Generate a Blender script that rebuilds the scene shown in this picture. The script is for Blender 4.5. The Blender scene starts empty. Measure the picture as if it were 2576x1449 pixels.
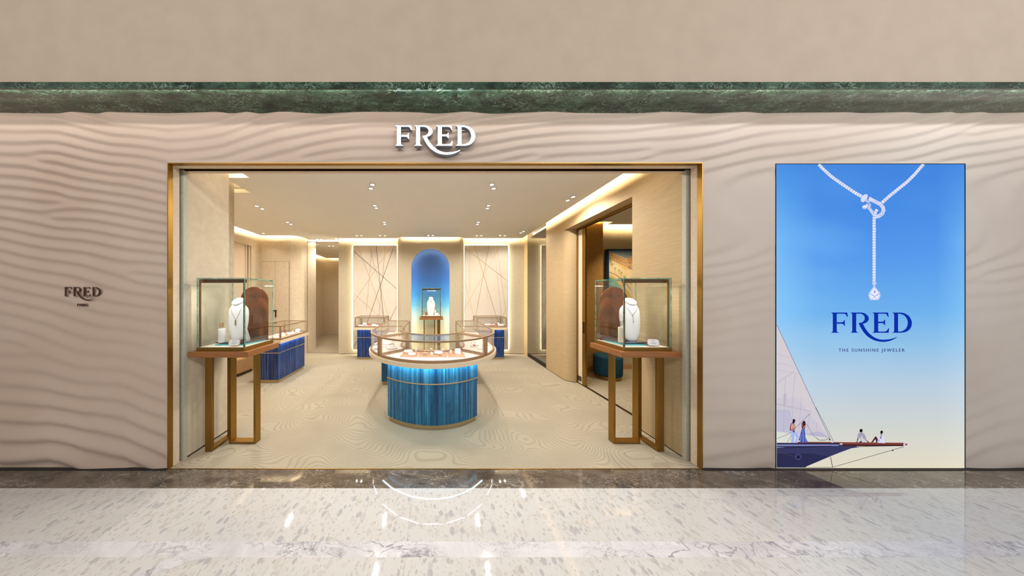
import bpy, math, random
import numpy as np
from mathutils import Vector, Matrix
random.seed(7)
PI = math.pi
SC = bpy.context.scene
COL = SC.collection

# ------------------------------------------------------------------ camera, world, exposure
FOC = 560.0                      # focal length in pixels of the 2576 px wide frame
VX, VY, EYE = 1090.0, 742.0, 1.5 # vanishing point and eye height
D = FOC / 292.0                  # distance of the shop front
cam_d = bpy.data.cameras.new('camera')
cam = bpy.data.objects.new('camera', cam_d); COL.objects.link(cam)
cam.location = (0, 0, EYE); cam.rotation_euler = (PI/2, 0, 0)
cam_d.sensor_width = 36.0; cam_d.lens = 36.0*FOC/2576
cam_d.shift_x = (1288-VX)/2576; cam_d.shift_y = (VY-724.5)/2576
cam_d.clip_start = 0.05; cam_d.clip_end = 60
SC.camera = cam
SC.view_settings.view_transform = 'Standard'; SC.view_settings.look = 'None'
SC.view_settings.exposure = 0.0; SC.view_settings.gamma = 1.0; SC.view_settings.use_curve_mapping = False
SC.cycles.max_bounces = 10; SC.cycles.transparent_max_bounces = 24; SC.cycles.glossy_bounces = 5
SC.cycles.diffuse_bounces = 7; SC.cycles.caustics_reflective = False; SC.cycles.caustics_refractive = False
SC.cycles.sample_clamp_indirect = 4.0; SC.cycles.blur_glossy = 0.5

world = bpy.data.worlds.new('mall_ambient'); SC.world = world; world.use_nodes = True
wb = world.node_tree.nodes['Background']; wb.inputs[0].default_value = (1.0, 0.955, 0.915, 1); wb.inputs[1].default_value = 0.27

def lin(c):
    return tuple(((x/255)/12.92 if x/255 <= 0.04045 else ((x/255+0.055)/1.055)**2.4) for x in c)

WARM = (1.0, 0.89, 0.67); WARMW = (1.0, 0.90, 0.68); WHITE = (1.0, 0.96, 0.92); COOL = (0.80, 0.93, 1.0)
def area(name, loc, direction, sx, sy, power, color, along=None, parent=None):
    """area lamp at loc shining along direction; sx runs along the vector `along`"""
    l = bpy.data.lights.new(name, 'AREA'); l.shape = 'RECTANGLE'; l.size = sx; l.size_y = sy
    l.energy = power; l.color = color
    o = bpy.data.objects.new(name, l); COL.objects.link(o)
    z = -Vector(direction).normalized()
    a = Vector(along) if along is not None else Vector((1, 0, 0))
    a = (a - z*a.dot(z)).normalized(); y = z.cross(a)
    o.matrix_world = Matrix(((a.x, y.x, z.x, loc[0]), (a.y, y.y, z.y, loc[1]), (a.z, y.z, z.z, loc[2]), (0, 0, 0, 1)))
    return o
# ceiling lamps of the mall hall, above and behind the viewer
area('mall_ceiling_lamp', (-2.6, -2.4, 4.5), (0, 1.0, -0.5), 6.0, 0.5, 143, (1.0, 0.93, 0.87))
area('mall_ceiling_lamp', (4.8, -2.4, 4.5), (0, 1.0, -0.5), 5.6, 0.5, 205, (0.97, 0.97, 1.0))

# ------------------------------------------------------------------ node helpers and materials
def newmat(name):
    m = bpy.data.materials.new(name); m.use_nodes = True
    nt = m.node_tree; p = nt.nodes['Principled BSDF']
    return m, nt, p
def N(nt, typ, **kw):
    n = nt.nodes.new(typ)
    for k, v in kw.items():
        if k.startswith('i_'):
            key = k[2:]; key = int(key) if key.isdigit() else key.replace('_', ' ')
            n.inputs[key].default_value = v
        else: setattr(n, k, v)
    return n
def L(nt, a, b): nt.links.new(a, b)
def coords(nt, scale=(1, 1, 1), rot=(0, 0, 0), loc=(0, 0, 0)):
    g = N(nt, 'ShaderNodeNewGeometry'); mp = N(nt, 'ShaderNodeMapping')
    mp.inputs['Scale'].default_value = scale; mp.inputs['Rotation'].default_value = rot; mp.inputs['Location'].default_value = loc
    L(nt, g.outputs['Position'], mp.inputs['Vector']); return mp.outputs[0]
def objco(nt, scale=(1, 1, 1)):
    g = N(nt, 'ShaderNodeTexCoord'); mp = N(nt, 'ShaderNodeMapping'); mp.inputs['Scale'].default_value = scale
    L(nt, g.outputs['Object'], mp.inputs['Vector']); return mp.outputs[0]
def ramp(nt, fac, stops, interp='LINEAR'):
    r = N(nt, 'ShaderNodeValToRGB'); r.color_ramp.interpolation = interp
    e = r.color_ramp.elements
    e[0].position = stops[0][0]; e[0].color = (*stops[0][1], 1)
    e[1].position = stops[-1][0]; e[1].color = (*stops[-1][1], 1)
    for p, c in stops[1:-1]:
        x = e.new(p); x.color = (*c, 1)
    L(nt, fac, r.inputs[0]); return r.outputs[0]
def mix(nt, a, b, fac, mode='MIX'):
    m = N(nt, 'ShaderNodeMix', data_type='RGBA', blend_type=mode)
    for sock, v in ((m.inputs[0], fac), (m.inputs[6], a), (m.inputs[7], b)):
        if isinstance(v, (int, float)): sock.default_value = v
        elif isinstance(v, tuple): sock.default_value = (*v, 1) if len(v) == 3 else v
        else: L(nt, v, sock)
    return m.outputs[2]
def bump(nt, p, h, strength=0.3, dist=0.01):
    b = N(nt, 'ShaderNodeBump'); b.inputs['Strength'].default_value = strength; b.inputs['Distance'].default_value = dist
    L(nt, h, b.inputs['Height']); L(nt, b.outputs[0], p.inputs['Normal'])

def plain(name, rgb, rough=0.5, metal=0.0, var=0.06, scale=40, coat=0.0, sp=None):
    m, nt, p = newmat(name); c = lin(rgb)
    n = N(nt, 'ShaderNodeTexNoise'); n.inputs['Scale'].default_value = scale; n.inputs['Detail'].default_value = 3
    L(nt, objco(nt), n.inputs['Vector'])
    a = tuple(x*(1-var) for x in c); b = tuple(min(1, x*(1+var)) for x in c)
    L(nt, ramp(nt, n.outputs[0], [(0.3, a), (0.7, b)]), p.inputs['Base Color'])
    p.inputs['Roughness'].default_value = rough; p.inputs['Metallic'].default_value = metal
    if coat: p.inputs['Coat Weight'].default_value = coat; p.inputs['Coat Roughness'].default_value = 0.05
    if sp is not None: p.inputs['Specular IOR Level'].default_value = sp
    return m
def emis(name, rgb, strength=1.0):
    m = bpy.data.materials.new(name); m.use_nodes = True; nt = m.node_tree
    nt.nodes.remove(nt.nodes['Principled BSDF'])
    e = N(nt, 'ShaderNodeEmission'); e.inputs[0].default_value = (*lin(rgb), 1); e.inputs[1].default_value = strength
    L(nt, e.outputs[0], nt.nodes['Material Output'].inputs[0]); return m
def glass(name, tint=(0.97, 0.985, 0.975), base=0.045, power=0.75):
    m = bpy.data.materials.new(name); m.use_nodes = True; nt = m.node_tree
    nt.nodes.remove(nt.nodes['Principled BSDF'])
    lw = N(nt, 'ShaderNodeLayerWeight'); lw.inputs[0].default_value = 0.5
    pw = N(nt, 'ShaderNodeMath', operation='POWER'); L(nt, lw.outputs['Facing'], pw.inputs[0]); pw.inputs[1].default_value = 4.0
    ma = N(nt, 'ShaderNodeMath', operation='MULTIPLY_ADD'); L(nt, pw.outputs[0], ma.inputs[0]); ma.inputs[1].default_value = power; ma.inputs[2].default_value = base
    t = N(nt, 'ShaderNodeBsdfTransparent'); t.inputs[0].default_value = (*tint, 1)
    g = N(nt, 'ShaderNodeBsdfGlossy'); g.inputs['Roughness'].default_value = 0.0; g.inputs[0].default_value = (1, 1, 1, 1)
    mx = N(nt, 'ShaderNodeMixShader'); L(nt, ma.outputs[0], mx.inputs[0]); L(nt, t.outputs[0], mx.inputs[1]); L(nt, g.outputs[0], mx.inputs[2])
    L(nt, mx.outputs[0], nt.nodes['Material Output'].inputs[0]); return m
def glassedge(name):
    m = bpy.data.materials.new(name); m.use_nodes = True; nt = m.node_tree
    p = nt.nodes['Principled BSDF']; p.inputs['Base Color'].default_value = (*lin((120, 178, 160)), 1); p.inputs['Roughness'].default_value = 0.15
    n = N(nt, 'ShaderNodeTexNoise'); n.inputs['Scale'].default_value = 14; L(nt, coords(nt), n.inputs['Vector'])
    L(nt, ramp(nt, n.outputs[0], [(0.35, lin((58, 112, 98))), (0.55, lin((130, 185, 168))), (0.75, lin((190, 225, 212)))]), p.inputs['Base Color'])
    t = N(nt, 'ShaderNodeBsdfTransparent'); t.inputs[0].default_value = (0.55, 0.85, 0.76, 1)
    mx = N(nt, 'ShaderNodeMixShader'); mx.inputs[0].default_value = 0.45
    L(nt, p.outputs[0], mx.inputs[1]); L(nt, t.outputs[0], mx.inputs[2]); L(nt, mx.outputs[0], nt.nodes['Material Output'].inputs[0]); return m

def mat_facade():
    m, nt, p = newmat('sand_plaster')
    n = N(nt, 'ShaderNodeTexNoise'); n.inputs['Scale'].default_value = 1.3; n.inputs['Detail'].default_value = 4
    L(nt, coords(nt), n.inputs['Vector'])
    x = N(nt, 'ShaderNodeNewGeometry'); s = N(nt, 'ShaderNodeSeparateXYZ'); L(nt, x.outputs['Position'], s.inputs[0])
    mr = N(nt, 'ShaderNodeMapRange'); mr.inputs[1].default_value = -4; mr.inputs[2].default_value = 4.5; L(nt, s.outputs[0], mr.inputs[0])
    base = ramp(nt, mr.outputs[0], [(0, lin((197, 177, 161))), (0.45, lin((192, 176, 162))), (1, lin((196, 186, 176)))])
    c = mix(nt, base, ramp(nt, n.outputs[0], [(0.35, (0.93, 0.9, 0.88)), (0.65, (1, 1, 1))]), 1.0, 'MULTIPLY')
    L(nt, c, p.inputs['Base Color']); p.inputs['Roughness'].default_value = 0.75
    n2 = N(nt, 'ShaderNodeTexNoise'); n2.inputs['Scale'].default_value = 350; L(nt, coords(nt), n2.inputs['Vector'])
    bump(nt, p, n2.outputs[0], 0.12, 0.002); return m
def mat_wall(name, a, b, sc=14, rough=0.85, horiz=False, bs=0.2):
    m, nt, p = newmat(name)
    n = N(nt, 'ShaderNodeTexNoise'); n.inputs['Scale'].default_value = sc; n.inputs['Detail'].default_value = 5
    v = coords(nt, (0.25, 0.25, 9) if horiz else (1, 1, 1)); L(nt, v, n.inputs['Vector'])
    n3 = N(nt, 'ShaderNodeTexNoise'); n3.inputs['Scale'].default_value = 220 if not horiz else 60; L(nt, v, n3.inputs['Vector'])
    f = mix(nt, n.outputs[0], n3.outputs[0], 0.4)
    L(nt, ramp(nt, f, [(0.38, lin(a)), (0.62, lin(b))]), p.inputs['Base Color']); p.inputs['Roughness'].default_value = rough
    bump(nt, p, f, bs, 0.003); return m
def mat_marble(name, dark, mid, vein, sc=2.2, rough=0.08, rot=0.6, vw=0.05, stretch=2.6, brown=None):
    m, nt, p = newmat(name); p.inputs['Specular IOR Level'].default_value = 0.5
    v = coords(nt, (1, stretch, stretch*0.6), (0, 0, rot))
    n0 = N(nt, 'ShaderNodeTexNoise'); n0.inputs['Scale'].default_value = sc*1.5; n0.inputs['Detail'].default_value = 8; n0.inputs['Roughness'].default_value = 0.65
    n0.inputs['Distortion'].default_value = 0.7; L(nt, v, n0.inputs['Vector'])
    col = ramp(nt, n0.outputs[0], [(0.36, lin(dark)), (0.62, lin(mid))])
    if brown:
        nb = N(nt, 'ShaderNodeTexNoise'); nb.inputs['Scale'].default_value = sc*0.6; L(nt, coords(nt), nb.inputs['Vector'])
        col = mix(nt, col, lin(brown), ramp(nt, nb.outputs[0], [(0.48, (0, 0, 0)), (0.68, (0.8, 0.8, 0.8))]))
    for k, (s2, w2, amt) in enumerate(((sc*2.4, vw, 0.85), (sc*7, vw*1.3, 0.55))):
        n1 = N(nt, 'ShaderNodeTexNoise'); n1.inputs['Scale'].default_value = s2; n1.inputs['Detail'].default_value = 5; n1.inputs['Distortion'].default_value = 1.4
        mp = coords(nt, (1, stretch, stretch*0.6), (0, 0, rot+0.25*k), (k*3.1, 1.7, 0)); L(nt, mp, n1.inputs['Vector'])
        line = ramp(nt, n1.outputs[0], [(0.5-w2, (0, 0, 0)), (0.5, (amt, amt, amt)), (0.5+w2, (0, 0, 0))])
        nm = N(nt, 'ShaderNodeTexNoise'); nm.inputs['Scale'].default_value = sc*1.1; L(nt, mp, nm.inputs['Vector'])
        line = mix(nt, line, ramp(nt, nm.outputs[0], [(0.42, (0, 0, 0)), (0.62, (1, 1, 1))]), 1.0, 'MULTIPLY')
        col = mix(nt, col, lin(vein), line)
    L(nt, col, p.inputs['Base Color']); p.inputs['Roughness'].default_value = rough; return m
def mat_terrazzo():
    m, nt, p = newmat('terrazzo')
    col = lin((203, 201, 199))
    for k, (sc, thr, cols) in enumerate(((30, 0.36, [(190, 187, 184), (196, 192, 188), (176, 174, 177), (200, 197, 193)]),
                                         (68, 0.34, [(192, 189, 185), (181, 177, 172), (198, 195, 190), (187, 185, 186)]))):
        v = N(nt, 'ShaderNodeTexVoronoi'); v.inputs['Scale'].default_value = sc; v.inputs['Randomness'].default_value = 1.0
        mp = coords(nt, (1, 0.62, 1), (0, 0, 0.0), (k*3.3, 0, 0)); 
        nn = N(nt, 'ShaderNodeTexNoise'); nn.inputs['Scale'].default_value = sc*1.4; L(nt, mp, nn.inputs['Vector'])
        ad = N(nt, 'ShaderNodeVectorMath', operation='MULTIPLY_ADD'); ad.inputs[1].default_value = (0.014,)*3
        L(nt, nn.outputs['Color'], ad.inputs[0]); L(nt, mp, ad.inputs[2]); L(nt, ad.outputs[0], v.inputs['Vector'])
        s = N(nt, 'ShaderNodeSeparateColor'); L(nt, v.outputs['Color'], s.inputs[0])
        th = N(nt, 'ShaderNodeMath', operation='MULTIPLY'); L(nt, s.outputs[0], th.inputs[0]); th.inputs[1].default_value = thr*1.6
        lt = N(nt, 'ShaderNodeMath', operation='LESS_THAN'); L(nt, v.outputs['Distance'], lt.inputs[0]); L(nt, th.outputs[0], lt.inputs[1])
        cc = ramp(nt, s.outputs[1], [(i/4, lin(x)) for i, x in enumerate(cols)], 'CONSTANT')
        col = mix(nt, col, cc, lt.outputs[0])
    # seams between the poured bays
    g = N(nt, 'ShaderNodeNewGeometry'); sx = N(nt, 'ShaderNodeSeparateXYZ'); L(nt, g.outputs['Position'], sx.inputs[0])
    for x0 in (-3.1, -1.962, -0.838, -0.16, 1.08, 1.957, 2.37, 3.6):
        sb = N(nt, 'ShaderNodeMath', operation='SUBTRACT'); L(nt, sx.outputs[0], sb.inputs[0]); sb.inputs[1].default_value = x0
        ab = N(nt, 'ShaderNodeMath', operation='ABSOLUTE'); L(nt, sb.outputs[0], ab.inputs[0])
        l2 = N(nt, 'ShaderNodeMath', operation='LESS_THAN'); L(nt, ab.outputs[0], l2.inputs[0]); l2.inputs[1].default_value = 0.0012
        col = mix(nt, col, lin((168, 162, 155)), l2.outputs[0])
    L(nt, col, p.inputs['Base Color']); p.inputs['Roughness'].default_value = 0.03; return m
def mat_carpet():
    m, nt, p = newmat('carved_carpet')
    n = N(nt, 'ShaderNodeTexNoise'); n.inputs['Scale'].default_value = 1.6; n.inputs['Detail'].default_value = 0.4; n.inputs['Roughness'].default_value = 0.4
    L(nt, coords(nt, (1.0, 1.6, 1)), n.inputs['Vector'])
    g = N(nt, 'ShaderNodeNewGeometry'); sp = N(nt, 'ShaderNodeSeparateXYZ'); L(nt, g.outputs['Position'], sp.inputs[0])
    m0 = N(nt, 'ShaderNodeMath', operation='MULTIPLY'); L(nt, sp.outputs[1], m0.inputs[0]); m0.inputs[1].default_value = 190.0
    ml = N(nt, 'ShaderNodeMath', operation='MULTIPLY_ADD'); L(nt, n.outputs[0], ml.inputs[0]); ml.inputs[1].default_value = 180.0; L(nt, m0.outputs[0], ml.inputs[2])
    sn = N(nt, 'ShaderNodeMath', operation='SINE'); L(nt, ml.outputs[0], sn.inputs[0])
    ma = N(nt, 'ShaderNodeMath', operation='MULTIPLY_ADD'); L(nt, sn.outputs[0], ma.inputs[0]); ma.inputs[1].default_value = 0.5; ma.inputs[2].default_value = 0.5
    f = N(nt, 'ShaderNodeTexNoise'); f.inputs['Scale'].default_value = 500; L(nt, coords(nt), f.inputs['Vector'])
    h = mix(nt, ramp(nt, ma.outputs[0], [(0.0, (0.1, 0.1, 0.1)), (0.25, (0.8, 0.8, 0.8)), (0.8, (1, 1, 1))]), f.outputs[0], 0.25)
    L(nt, ramp(nt, h, [(0.1, lin((165, 152, 130))), (0.75, lin((178, 167, 146)))]), p.inputs['Base Color'])
    p.inputs['Roughness'].default_value = 0.95; p.inputs['Specular IOR Level'].default_value = 0.1
    bump(nt, p, h, 0.55, 0.010); return m
def mat_flute(name, a, b, c):
    m, nt, p = newmat(name)
    n = N(nt, 'ShaderNodeTexNoise'); n.inputs['Scale'].default_value = 45; L(nt, coords(nt, (1, 1, 0.02)), n.inputs['Vector'])
    col = ramp(nt, n.outputs[0], [(0.30, lin(a)), (0.5, lin(b)), (0.66, lin(c))])
    n2 = N(nt, 'ShaderNodeTexNoise'); n2.inputs['Scale'].default_value = 6; n2.inputs['Detail'].default_value = 3; L(nt, coords(nt, (2, 2, 1)), n2.inputs['Vector'])
    col = mix(nt, col, lin(a), ramp(nt, n2.outputs[0], [(0.45, (0, 0, 0)), (0.7, (0.5, 0.5, 0.5))]))
    L(nt, col, p.inputs['Base Color']); p.inputs['Roughness'].default_value = 0.22; p.inputs['Coat Weight'].default_value = 0.3; p.inputs['Coat Roughness'].default_value = 0.08
    return m
def mat_brushed(name, rgb, rough=0.34, vertical=True):
    m, nt, p = newmat(name)
    n = N(nt, 'ShaderNodeTexNoise'); n.inputs['Scale'].default_value = 160; L(nt, coords(nt, (1, 1, 0.02) if vertical else (0.02, 0.02, 1)), n.inputs['Vector'])
    c = lin(rgb)
    L(nt, ramp(nt, n.outputs[0], [(0.3, tuple(x*0.88 for x in c)), (0.7, tuple(min(1, x*1.12) for x in c))]), p.inputs['Base Color'])
    p.inputs['Metallic'].default_value = 1.0; p.inputs['Roughness'].default_value = rough; return m
def mat_wood(name, a, b, axis=(1.2, 22, 22), rough=0.42):
    m, nt, p = newmat(name)
    n = N(nt, 'ShaderNodeTexNoise'); n.inputs['Scale'].default_value = 6; n.inputs['Detail'].default_value = 6; L(nt, coords(nt, axis), n.inputs['Vector'])
    L(nt, ramp(nt, n.outputs[0], [(0.35, lin(a)), (0.65, lin(b))]), p.inputs['Base Color']); p.inputs['Roughness'].default_value = rough
    return m
def mat_ombre():
    m, nt, p = newmat('ombre_wallpaper')
    g = N(nt, 'ShaderNodeNewGeometry'); s = N(nt, 'ShaderNodeSeparateXYZ'); L(nt, g.outputs['Position'], s.inputs[0])
    n = N(nt, 'ShaderNodeTexNoise'); n.inputs['Scale'].default_value = 8; n.inputs['Detail'].default_value = 4; L(nt, coords(nt, (0.6, 1, 14)), n.inputs['Vector'])
    ma = N(nt, 'ShaderNodeMath', operation='MULTIPLY_ADD'); L(nt, n.outputs[0], ma.inputs[0]); ma.inputs[1].default_value = 0.18; L(nt, s.outputs[2], ma.inputs[2])
    mr = N(nt, 'ShaderNodeMapRange'); mr.inputs[1].default_value = 0.09; mr.inputs[2].default_value = 2.79; L(nt, ma.outputs[0], mr.inputs[0])
    L(nt, ramp(nt, mr.outputs[0], [(0, lin((226, 204, 150))), (0.22, lin((226, 208, 160))), (0.36, lin((176, 196, 176))), (0.46, lin((92, 160, 185))), (0.56, lin((45, 122, 176))), (0.70, lin((40, 92, 158))), (0.84, lin((38, 72, 122))), (1, lin((34, 56, 84)))]), p.inputs['Base Color'])
    p.inputs['Roughness'].default_value = 0.6; bump(nt, p, n.outputs[0], 0.15, 0.004); return m
def mat_poster():
    m = bpy.data.materials.new('backlit_sky_print'); m.use_nodes = True; nt = m.node_tree
    nt.nodes.remove(nt.nodes['Principled BSDF'])
    g = N(nt, 'ShaderNodeNewGeometry'); s = N(nt, 'ShaderNodeSeparateXYZ'); L(nt, g.outputs['Position'], s.inputs[0])
    mz = N(nt, 'ShaderNodeMapRange'); mz.inputs[1].default_value = 0.01; mz.inputs[2].default_value = 2.627; L(nt, s.outputs[2], mz.inputs[0])
    a = ramp(nt, mz.outputs[0], [(0, lin((226, 219, 196))), (0.13, lin((210, 213, 208))), (0.28, lin((183, 205, 224))), (0.40, lin((146, 195, 232))), (0.52, lin((108, 176, 238))), (0.70, lin((84, 153, 236))), (0.88, lin((70, 138, 228))), (1, lin((68, 134, 224)))])
    b = ramp(nt, mz.outputs[0], [(0, lin((232, 226, 205))), (0.28, lin((196, 216, 232))), (0.5, lin((140, 203, 250))), (0.75, lin((122, 190, 250))), (0.95, lin((84, 156, 236))), (1, lin((76, 146, 230)))])
    mx = N(nt, 'ShaderNodeMapRange'); mx.inputs[1].default_value = 2.949; mx.inputs[2].default_value = 4.572; L(nt, s.outputs[0], mx.inputs[0])
    e = ramp(nt, mx.outputs[0], [(0, (0.9,)*3), (0.22, (0.12,)*3), (0.5, (0,)*3), (0.85, (0.05,)*3), (1, (0.6,)*3)])
    n = N(nt, 'ShaderNodeTexNoise'); n.inputs['Scale'].default_value = 1.1; L(nt, coords(nt, (0.6, 1, 1.6)), n.inputs['Vector'])
    c = mix(nt, a, b, e); c = mix(nt, c, b, ramp(nt, n.outputs[0], [(0.5, (0, 0, 0)), (0.75, (0.5, 0.5, 0.5))]))
    em = N(nt, 'ShaderNodeEmission'); L(nt, c, em.inputs[0]); em.inputs[1].default_value = 1.0
    L(nt, em.outputs[0], nt.nodes['Material Output'].inputs[0]); return m
def mat_painting():
    m, nt, p = newmat('watercolour_paper')
    n = N(nt, 'ShaderNodeTexNoise'); n.inputs['Scale'].default_value = 5; n.inputs['Detail'].default_value = 3; L(nt, coords(nt), n.inputs['Vector'])
    L(nt, ramp(nt, n.outputs[0], [(0.35, lin((226, 205, 160))), (0.65, lin((242, 228, 196)))]), p.inputs['Base Color']); p.inputs['Roughness'].default_value = 0.8; return m

M = dict(
 facade=mat_facade(), bulk=mat_wall('hall_plaster', (180, 164, 145), (186, 170, 151), 6, 0.85, bs=0.03),
 wall=mat_wall('cream_wall_covering', (202, 187, 162), (213, 198, 173), 16), wallb=mat_wall('cream_back_wall', (186, 173, 147), (193, 180, 155), 16, bs=0.05),
 wood_wall=mat_wall('straw_wall_covering', (178, 153, 113), (192, 167, 126), 22, 0.7, True, 0.25),
 brown=mat_wall('bronze_wall_covering', (150, 112, 52), (172, 132, 68), 40, 0.6), reveal=mat_wall('reveal_fabric', (214, 196, 172), (226, 208, 184), 60, 0.85),
 ceil=plain('ceiling_paint', (242, 240, 233), 0.9, var=0.01, scale=3, sp=0.2), cove=plain('cove_paint', (240, 232, 214), 0.9, var=0.01),
 green=mat_marble('green_marble', (20, 32, 26), (58, 84, 66), (138, 170, 144), 4.6, 0.07, 0.75, 0.032, 2.4, (34, 42, 34)),
 dark=mat_marble('grey_brown_marble', (72, 64, 58), (112, 102, 92), (176, 166, 154), 2.4, 0.04, 0.7, 0.022, 2.2, (96, 78, 58)),
 carrara=mat_marble('carrara_marble', (196, 194, 198), (218, 216, 220), (104, 104, 112), 1.8, 0.08, 0.5, 0.03, 1.6),
 terrazzo=mat_terrazzo(), carpet=mat_carpet(), ombre=mat_ombre(), poster=mat_poster(), paper=mat_painting(),
 bronze=mat_brushed('brushed_bronze', (160, 124, 62), 0.36), bronze2=mat_brushed('dark_bronze', (112, 78, 36), 0.4),
 caseframe=plain('champagne_metal', (166, 138, 106), 0.38, 0.5, 0.03), slab=plain('cream_lacquer', (226, 208, 178), 0.35, var=0.02),
 plinth=plain('champagne_kick', (190, 168, 128), 0.3, 0.7, 0.03), band=plain('trim_brass', (206, 178, 140), 0.3, 0.8, 0.02),
 flute=mat_flute('teal_glazed_flutes', (18, 68, 108), (36, 112, 154), (68, 146, 178)), flute2=mat_flute('navy_glazed_flutes', (22, 34, 78), (34, 64, 124), (56, 96, 158)),
 wood=mat_wood('cherry_wood', (130, 82, 42), (156, 102, 56), (0.8, 6, 30)), traywood=mat_wood('oak_tray', (180, 134, 98), (202, 158, 122), (4, 40, 40), 0.5),
 copper=plain('copper_board', (140, 74, 36), 0.2, 0.9, 0.04, 5), copper2=plain('copper_leather', (182, 104, 74), 0.45, 0.2),
 white=plain('white_leather', (240, 238, 238), 0.5, var=0.02, scale=60), cream=plain('cream_leather', (236, 226, 206), 0.5, var=0.02),
 casefl=plain('pale_display_fabric', (226, 208, 200), 0.75, var=0.03, scale=120), gold=plain('polished_gold', (232, 178, 92), 0.2, 1.0, 0.02),
 silver=plain('polished_silver', (214, 210, 206), 0.18, 1.0, 0.02), navy=plain('navy_lacquer', (18, 32, 52), 0.12, 0, 0.05, coat=0.8),
 teal=plain('teal_glow_colour', (30, 176, 196), 0.15, 0, 0.05, coat=0.6), black=plain('black_metal', (30, 28, 28), 0.4, 0.3),
 velvet=plain('petrol_velvet', (8, 66, 88), 0.9, 0, 0.15, 25), leather=plain('tan_leather', (196, 154, 108), 0.6),
 panel=plain('art_panel', (222, 210, 192), 0.6, 0, 0.03, 5), goldline=plain('gold_inlay', (190, 150, 82), 0.4, 0.5), blackline=plain('black_inlay', (40, 36, 34), 0.5),
 glass=glass('clear_glass'), caseglass=glass('case_glass', (0.965, 0.965, 0.955), 0.05, 0.55), bronzeglass=glass('bronze_glass', (0.80, 0.66, 0.50), 0.06, 0.5),
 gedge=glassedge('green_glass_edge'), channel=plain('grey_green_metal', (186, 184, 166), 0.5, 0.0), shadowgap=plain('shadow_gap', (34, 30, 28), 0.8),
 led=emis('downlight_glow', (255, 246, 232), 6.0), ringm=plain('downlight_ring', (150, 138, 120), 0.5), signface=emis('sign_glow', (240, 247, 255), 6.0),
 signside=plain('sign_return', (138, 144, 156), 0.45), brownmetal=plain('brown_anodised', (84, 52, 38), 0.35, 0.5), blueframe=plain('blue_frame', (8, 52, 92), 0.35),
 vent=plain('vent_grille', (70, 62, 54), 0.5, 0.5), grey=plain('grey_print', (150, 150, 160), 0.7), baseline=plain('dark_skirting', (58, 50, 42), 0.5), slotdark=plain('track_recess', (60, 40, 20), 0.5, 0.4),
)
def mirror(name, c):
    m, nt, p = newmat(name); p.inputs['Base Color'].default_value = (*c, 1); p.inputs['Metallic'].default_value = 1; p.inputs['Roughness'].default_value = 0.015; return m
M['mirror_warm'] = mirror('bronze_tinted_mirror', (0.72, 0.66, 0.58)); M['mirror_grey'] = mirror('grey_tinted_mirror', (0.42, 0.41, 0.38))

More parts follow.
